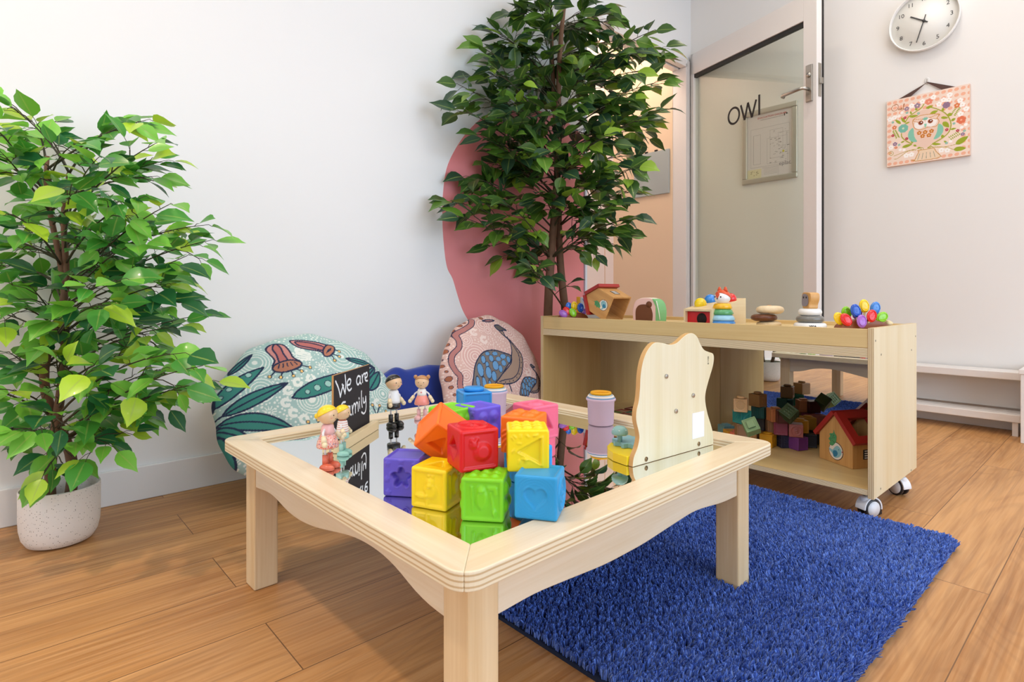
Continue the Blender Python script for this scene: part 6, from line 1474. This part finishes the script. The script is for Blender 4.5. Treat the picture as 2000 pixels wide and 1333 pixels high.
# toy birdhouses with red roofs
M_HW = wood('house_pine', '#d6a465', '#bb8547', 'Z', rough=0.45, k=1.6); M_RED = M('roof_red', '#a52420', 0.4, coat=0.15)
def toy_house(label, W_, D_, HW, HA, k=1.0, floor=True):
    t = thing('toy_birdhouse', label, 'toy', group='toy wooden birdhouses')
    th = 0.006; mid = MB()
    gb_ = [(-W_/2, 0), (W_/2, 0), (W_/2, HW), (0, HA), (-W_/2, HW)]
    MB().prism(gb_, (0, -D_/2, 0), (1, 0, 0), (0, 0, 1), (0, 1, 0), th).build('gable_wall', M_HW, t, bevel=0.001)
    MB().prism(gb_, (0, D_/2-th, 0), (1, 0, 0), (0, 0, 1), (0, 1, 0), th).build('gable_wall', M_HW, t, bevel=0.001)
    for s_ in (-1, 1):
        sw = MB().box((s_*(W_/2-th/2), 0, HW/2), (th, D_-2*th-0.0004, HW)).build('side_wall', M_HW, t)
        if s_ == 1:
            MB().box((W_/2+0.0004, 0, HW*0.5), (0.0008, 0.036, 0.03)).build('window', M('win_black', '#1c1a1c', 0.5), sw)
            for q_ in range(4): MB().box((W_/2+0.0009, 0, HW*0.5-0.0105+0.007*q_), (0.0004, 0.026, 0.0032)).build('shutter_slat', M('win_white', '#eeeae4', 0.5), sw)
    if floor: MB().box((0, 0, th/2), (W_-2*th-0.0004, D_-2*th-0.0004, th)).build('floor_board', M_HW, t)
    a_ = math.atan2(HA-HW, W_/2); rl = (W_/2)/math.cos(a_)+0.014
    for s_ in (-1, 1):
        # roof slab made as four bars and a cross bar around the openings
        u = Vector((s_*math.cos(a_), 0, -math.sin(a_))); n_ = Vector((s_*math.sin(a_), 0, math.cos(a_))); o_ = Vector((0, 0, HA+0.0006)); dd = D_+0.016
        def bar(u0, u1, v0, v1, mb):
            Rr = Matrix((u, Vector((0, 1, 0)), n_)).transposed(); mb.box(o_+u*((u0+u1)/2)+Vector((0, (v0+v1)/2, 0))+n_*0.0065, (abs(u1-u0), abs(v1-v0), 0.013), 0, Rr)
        rb_ = MB(); m_ = 0.22*rl
        bar(0, m_, -dd/2, dd/2, rb_); bar(rl-m_, rl, -dd/2, dd/2, rb_); bar(m_, rl-m_, -dd/2, -dd/2+0.028, rb_); bar(m_, rl-m_, dd/2-0.028, dd/2, rb_)
        rb_.build('roof_slab', M_RED, t, weld=True)
    # painted bird and leaf on the gable
    st = thing_sticker = MB(); yf = -D_/2-0.0004
    def pl_(pts, mi, y): st.prism([(x*W_, z*W_) for x, z in pts], (0, y, 0), (1, 0, 0), (0, 0, 1), (0, 1, 0), 0.0004, mi)
    pl_([(0.02+0.215*math.cos(q_), 0.30+0.215*math.sin(q_)) for q_ in np.linspace(0, 6.28, 36, endpoint=False)], 5, yf)
    pl_([(0.02+0.20*math.cos(q_), 0.30+0.20*math.sin(q_)) for q_ in np.linspace(0, 6.28, 36, endpoint=False)], 0, yf-0.0005)
    pl_(smooth_curve([(-0.18, 0.34), (-0.08, 0.31), (0.0, 0.40), (0.08, 0.44), (0.17, 0.38), (0.19, 0.28), (0.12, 0.18), (0.0, 0.14), (-0.08, 0.22), (-0.16, 0.28)], 4, True), 1, yf-0.0010)
    pl_(smooth_curve([(-0.06, 0.28), (0.03, 0.32), (0.08, 0.26), (0.04, 0.18), (-0.04, 0.16)], 4, True), 2, yf-0.0015)
    pl_([(0.2, 0.30), (0.235, 0.32), (0.2, 0.345)], 3, yf-0.0012)
    pl_(smooth_curve([(-0.10, 0.40), (-0.18, 0.44), (-0.15, 0.50), (-0.20, 0.55), (-0.15, 0.62), (-0.17, 0.68), (-0.06, 0.72), (-0.04, 0.80), (-0.015, 0.72), (0.04, 0.66), (0.02, 0.52), (-0.04, 0.44)], 4, True), 4, yf-0.0008)
    rr_ = random.Random(5)
    for _ in range(12): x_, z_ = rr_.uniform(-0.13, -0.01), rr_.uniform(0.48, 0.68); pl_([(x_+0.008*math.cos(q_), z_+0.008*math.sin(q_)) for q_ in np.linspace(0, 6.28, 8, endpoint=False)], 5, yf-0.0016)
    pl_([(0.115+0.011*math.cos(q_), 0.355+0.011*math.sin(q_)) for q_ in np.linspace(0, 6.28, 10, endpoint=False)], 5, yf-0.0018)
    st.build('bird_print', [M('pr_white', '#f0e3d6', 0.5), M('pr_blue', '#8ec0c9', 0.5), M('pr_dblue', '#2f7fa3', 0.5), M('pr_red', '#c8343a', 0.5), M('pr_green', '#4f9a63', 0.5), M('pr_black', '#2a2523', 0.5)], t)
    return t
A = onz(1600, 895, SZ); B = onz(1667, 919, SZ); w_ = (B-A).length*0.97; dr = (B-A).normalized(); nn_ = Vector((-dr.y, dr.x, 0)); nn_ = nn_ if nn_.x > 0 else -nn_
hs = toy_house('toy birdhouse with a red roof standing on the cabinet shelf beside the rubber blocks', w_, 0.185*H, 0.135*H, 0.25*H)
c_ = (A+B)/2+nn_*(0.0925*H+0.004); hs.location = (c_.x, c_.y+0.004, SZ+0.0006); hs.rotation_euler = (0, 0, math.atan2(dr.y, dr.x))
p, d = tray(1207, 3.07)
h2 = toy_house('toy birdhouse lying on its roof edge on the cabinet tray with its inside showing', 0.108, 0.12, 0.088, 0.134, floor=False)
Rz = Matrix.Rotation(cam_yaw(p)+math.radians(-38), 4, 'Z'); Rr = Matrix.Rotation(math.radians(-64), 4, 'Y')
h2.matrix_world = Matrix.Translation(p) @ Rz @ Rr
bpy.context.view_layer.update()
mz = min((o_.matrix_world @ v.co).z for o_ in h2.children for v in o_.data.vertices); h2.location.z += TZT-mz

# soft house bag with a bear
p, d = tray(1268, 3.2); bg = thing('toy_bag', 'soft pink and green toy bag with a brown bear patch behind the lying birdhouse', 'bag', p, cam_yaw(p)+math.radians(-30))
prof = smooth_curve([(-0.06, 0.0), (-0.062, 0.045), (-0.05, 0.080), (-0.02, 0.094), (0.02, 0.094), (0.05, 0.080), (0.062, 0.045), (0.06, 0.0)], 4)
MB().prism(prof, (0, -0.028, 0), (1, 0, 0), (0, 0, 1), (0, 1, 0), 0.056, 0, 1).build('shell', [M('bag_pink', '#ecc6c0', 0.8), M('bag_cream', '#eee3d2', 0.8)], bg, bevel=0.004)
MB().prism([(x*1.01+0.0, z) for x, z in prof if x > 0.025]+[(0.045, 0.0), (0.045, 0.06)], (0, -0.03, 0.0), (1, 0, 0), (0, 0, 1), (0, 1, 0), 0.060).build('side_flap', M('bag_green', '#7dbb7c', 0.8), bg, bevel=0.002)
br_ = MB(); br_.prism(smooth_curve([(-0.045, 0.0), (-0.045, 0.043), (-0.03, 0.064), (0.0, 0.068), (0.022, 0.058), (0.032, 0.03), (0.03, 0.0)], 4), (0, -0.0285, 0), (1, 0, 0), (0, 0, 1), (0, -1, 0), 0.002)
br_.lathe([(0, -0.001), (0.013, -0.001), (0.013, 0.001), (0, 0.001)], 20, (0.016, -0.030, 0.068), 0, Matrix.Rotation(math.pi/2, 3, 'X')).build('bear_patch', M('bear_brown', '#6e4127', 0.85), bg)
MB().tube([(0.050, -0.031, 0.082), (0.060, -0.031, 0.045), (0.066, -0.031, 0.008)], 0.0018, 6).build('zip', M('zip_white', '#f2efe8', 0.6), bg)

# ball drop box
B_ = atd(1390, 578, 3.075*H); B_.z = TZT; dx = Vector((0.9875, -0.157, 0)).normalized(); dy = Vector((-dx.y, dx.x, 0)); L_, Wd = 0.30*H, 0.19*H
bb = thing('ball_box', 'birch ball drop box with a red opening and three coloured balls on its sloping top', 'toy'); bb.matrix_world = face_matrix(dx, dy, Vector((0, 0, 1)), B_)
h0, h1 = 0.092*H, 0.153*H
M_BB = wood('box_birch', '#ead7ae', '#dcc190', 'X', rough=0.45)
MB().prism([(0, 0), (L_, 0), (L_, h1), (0, h0)], (0, 0, 0), (1, 0, 0), (0, 0, 1), (0, 1, 0), 0.007).build('side_panel', M_BB, bb)
MB().prism([(0, 0), (L_, 0), (L_, h1), (0, h0)], (0, Wd-0.007, 0), (1, 0, 0), (0, 0, 1), (0, 1, 0), 0.007).build('side_panel', M_BB, bb)
MB().prism([(0, h0-0.007), (L_, h1-0.007), (L_, h1), (0, h0)], (0, 0.0072, 0), (1, 0, 0), (0, 0, 1), (0, 1, 0), Wd-0.0144).build('top_panel', M_BB, bb)
MB().bx(0.012, 0.016, 0.0072, Wd-0.0072, 0.0005, h0-0.009).build('red_front', M('toy_red', '#c8141a', 0.4), bb)
MB().bx(L_-0.006, L_-0.0005, 0.0072, Wd-0.0072, 0.0005, h1-0.009).build('back_panel', M_BB, bb)
MB().cyl((0.0105, Wd*0.42, h0*0.42), (0.0119, Wd*0.42, h0*0.42), 0.020, seg=32).build('dark_opening', M('hole_dark', '#180706', 0.8), bb)
for (u_, v_, r_, col, nm_) in ((0.052, Wd*0.74, 0.021, '#f2d40c', 'yellow'), (0.115, Wd*0.80, 0.021, '#2f86dd', 'blue'), (0.135, Wd*0.22, 0.021, '#df1f1b', 'red')):
    zc = h0+(h1-h0)*u_/L_; q = bb.matrix_world @ Vector((u_, v_, zc+0.0075)); 
    o = MB().ell((0, 0, 0), r_, 0, None, 28, 18).build('wooden_ball', M('ball_'+nm_, col, 0.2, coat=0.5)); o.location = q; tag(o, nm_+' wooden ball set in the sloping top of the birch box', 'ball', 'balls on the drop box')
    MB().tube([(u_+(r_+0.001)*math.cos(a_), v_+(r_+0.001)*math.sin(a_), h0+(h1-h0)*(u_+(r_+0.001)*math.cos(a_))/L_) for a_ in np.linspace(0, 2*math.pi, 25)], 0.0012, 6).build('ball_rim', M_BB, bb)

# fox stacker
def ring_stack(p, rings, nm='stacking_ring'): 
    for (r_, z0, hh, sl, mat, lab, off) in rings:
        pr = [(0, 0), (r_-0.004, 0), (r_, 0.004), (r_*sl+0.001, hh-0.004), (r_*sl-0.003, hh), (0, hh)]
        o = MB().lathe([(a_, b_) for a_, b_ in pr], 40).build(nm, mat); o.location = (p.x+off[0], p.y+off[1], p.z+z0); tag(o, lab, 'toy', None)
p, d = tray(1411, 2.93)
kf = H
ring_stack(p, [(0.067*kf, 0.0, 0.031*kf, 0.96, M('st_blue', '#3f86c8', 0.22, coat=0.4), 'blue bottom ring of the fox stacker', (0, 0)), (0.066*kf, 0.0315*kf, 0.031*kf, 0.84, M('st_sky', '#9ccbe0', 0.22, coat=0.4), 'pale blue ring of the fox stacker', (0, 0)),
    (0.058*kf, 0.063*kf, 0.031*kf, 0.84, M('st_green', '#57a368', 0.22, coat=0.4), 'green ring of the fox stacker', (0, 0)), (0.051*kf, 0.0945*kf, 0.031*kf, 0.84, M('st_yellow', '#f2b81a', 0.22, coat=0.4), 'yellow ring of the fox stacker', (0, 0))])
fx_ = thing('fox_head', 'orange and white wooden fox head on top of the stacker', 'toy', (p.x, p.y, p.z+0.126*kf), cam_yaw(p)+math.radians(-38))
FR = 0.040*kf
MB().ell((0, 0, FR*0.76), (FR*1.05, FR*1.05, FR*0.95), 0, None, 32, 20, -0.80, 1.0).build('face', M('fox_white', '#f4f2ee', 0.2, coat=0.4), fx_)
M_FOX = M('fox_orange', '#d9501c', 0.3, coat=0.3); hf = MB()
hf.ell((0, FR*0.08, FR*0.84), (FR*1.09, FR*1.07, FR*0.98), 0, Matrix.Rotation(math.radians(-32), 3, 'X'), 32, 14, 0.05, 1.0); hf.build('fur_cap', M_FOX, fx_)
for s_ in (-1, 1): MB().lathe([(0, 0), (FR*0.34, 0), (FR*0.30, FR*0.3), (FR*0.14, FR*0.62), (0, FR*0.70)], 20, (s_*FR*0.48, 0, FR*1.58), sy=0.6).build('ear', M_FOX, fx_)
MB().prism(leaf_outline((0, FR*1.6), (0, FR*0.62), FR*0.26), (0, -FR*1.09, 0), (1, 0, 0), (0, 0, 1), (0, 1, 0), 0.004).build('nose_stripe', M_FOX, fx_)
MB().ell((0, -FR*1.10, FR*0.62), (FR*0.1, FR*0.08, FR*0.08)).build('nose', M('fox_black', '#1b1512', 0.3), fx_)
for s_ in (-1, 1): MB().ell((s_*FR*0.45, -FR*0.95, FR*0.86), (FR*0.13, FR*0.06, FR*0.11)).build('eye', M('fox_black', '#1b1512', 0.3), fx_)
# balancing discs
p, d = tray(1498, 3.02)
def pebble(lab, c, r_, hh, mat, tilt, peg=False):
    o = MB().lathe([(0, 0), (r_*0.7, 0.0005), (r_*0.93, hh*0.22), (r_, hh*0.5), (r_*0.93, hh*0.8), (r_*0.7, hh*0.99), (0, hh)], 40).build('stacking_disc', mat); o.location = c; o.rotation_euler = tilt; tag(o, lab, 'toy', 'rounded wooden stacking discs')
    if peg: MB().lathe([(0.007, hh-0.002), (0.007, hh+0.002), (0, hh+0.003)], 18, (-0.006, 0, 0)).build('peg_end', M('peg_tan', '#c9935a', 0.5), o)
R_ = Vector((RX, RY, 0))
pebble('pale timber disc at the bottom of the loose stack', p+R_*0.006, 0.062*H, 0.032*H, wood('disc_beech', '#ecd6ac', '#d8b680', 'X', k=1.5, rough=0.4), (0, 0, 0.4))
pebble('dark brown timber disc in the middle of the loose stack', p+Vector((0, 0, 0.0205))-R_*0.010, 0.066*H, 0.036*H, wood('disc_walnut', '#6d3b1c', '#4f2812', 'X', k=1.5, rough=0.35), (0.0, 0.0, 0))
pebble('cream timber disc with a peg on top of the loose stack', p+Vector((0, 0, 0.0440))+R_*0.010, 0.069*H, 0.042*H, wood('disc_maple', '#f0dcb8', '#dfc294', 'X', k=1.5, rough=0.4), (-0.03, 0.05, 0), True)
# ring stacker with a wooden animal top
p, d = tray(1582, 3.0)
def donut(lab, z0, r_, hh, mat, nm='stacking_ring'):
    prf = [(0, 0)]+[(r_-hh/2+hh/2*math.cos(a_), hh/2+hh/2*math.sin(a_)) for a_ in np.linspace(-math.pi/2, math.pi/2, 13)]+[(0, hh)]
    o = MB().lathe(prf, 44).build(nm, mat); o.location = (p.x, p.y, p.z+z0); tag(o, lab, 'toy', 'rings of the grey and white stacker'); return o
b_ = donut('wide white bottom ring of the stacker with small brand letters', 0, 0.0748*H, 0.0335*H, M('ring_white', '#ecebe8', 0.28, coat=0.3))
va = cam_yaw(p); U2 = Vector((math.cos(va), math.sin(va), 0)); Nn2 = Vector((math.sin(va), -math.cos(va), 0))
vs, fs = text_poly('VIGA', 0.0088, extrude=0.0004, bold=0.0004); rr_ = 0.0748*H+0.0001
tx = MB(); tx.add([Vector((math.cos(va-math.pi/2+(v_.x+0.008)/rr_)*(rr_-0.5*(v_.y**2)/(0.0168*H)+v_.z), math.sin(va-math.pi/2+(v_.x+0.008)/rr_)*(rr_-0.5*(v_.y**2)/(0.0168*H)+v_.z), 0.0168*H+v_.y)) for v_ in vs], fs); tx.build('lettering', M('text_black', '#26241f', 0.5), b_)
donut('grey middle ring of the white and grey stacker', 0.034*H, 0.0635*H, 0.0335*H, M('ring_grey', '#77756f', 0.28, coat=0.3))
donut('white upper ring of the white and grey stacker', 0.068*H, 0.0538*H, 0.035*H, M('ring_white'))
an2 = thing('animal_head', 'wooden animal head block with a grey face on the white and grey stacker', 'toy', (p.x, p.y, p.z+0.1035*H), va+math.radians(-58))
hd_ = [(-0.013, 0), (0.014, 0), (0.017, 0.012), (0.024, 0.026), (0.025, 0.040), (0.018, 0.048), (-0.010, 0.050), (-0.019, 0.045), (-0.022, 0.030), (-0.019, 0.012)]
MB().prism(smooth_curve(hd_, 4, True), (0, -0.014, 0), (1, 0, 0), (0, 0, 1), (0, 1, 0), 0.030).build('head', wood('head_wood', '#d9a765', '#bd8744', 'Z', k=1.5), an2, bevel=0.002)
MB().prism(smooth_curve([(-0.014, 0.008), (0.010, 0.010), (0.015, 0.026), (0.010, 0.041), (-0.010, 0.045), (-0.017, 0.030)], 4, True), (0, -0.0145, 0), (1, 0, 0), (0, 0, 1), (0, -1, 0), 0.0015).build('face_print', M('print_greyface', '#8b8388', 0.5), an2)
for x_ in (-0.008, 0.006): MB().ell((x_, -0.0160, 0.034), (0.0035, 0.001, 0.0035), seg=12, rings=6).build('eye', M('fox_black'), an2)

# translucent tiles in the left bay
TC = ['#2f7d44', '#a8432f', '#b0693c', '#b99022', '#4b5a78', '#3c7a3a', '#8d3b3b', '#5b7c35', '#c09a34', '#9d5b3f', '#2e6d57', '#a0413a']
ts = 0.088*H; o0 = onz(1214, 806, SZ)
nm_c = ['green', 'brick red', 'copper', 'gold', 'slate blue', 'leaf green', 'maroon', 'olive', 'amber', 'terracotta', 'sea green', 'rust']
for i in range(12):
    r0_, c0_ = divmod(i, 4)
    mt = M('tile_%d' % i, TC[i], 0.12, spec=0.6, coat=0.4)
    x, y = 3.17*H+r0_*(ts+0.002)+ts/2, 2.24*H+c0_*(ts+0.002)+ts/2
    t = thing('magnet_tile', nm_c[i]+' square play tile laid flat on the left cabinet shelf', 'toy', (x, y, SZ+0.0006), 0.0, 'square play tiles on the left shelf')
    MB().bx(-ts/2+0.004, ts/2-0.004, -ts/2+0.004, ts/2-0.004, 0.001, 0.004).build('pane', mt, t)
    fr_ = MB(); e_ = ts/2
    fr_.bx(-e_, e_, -e_, -e_+0.0045, 0, 0.006); fr_.bx(-e_, e_, e_-0.0045, e_, 0, 0.006); fr_.bx(-e_, -e_+0.0045, -e_+0.0045, e_-0.0045, 0, 0.006); fr_.bx(e_-0.0045, e_, -e_+0.0045, e_-0.0045, 0, 0.006)
    fr_.build('rim', mt, t, weld=True)
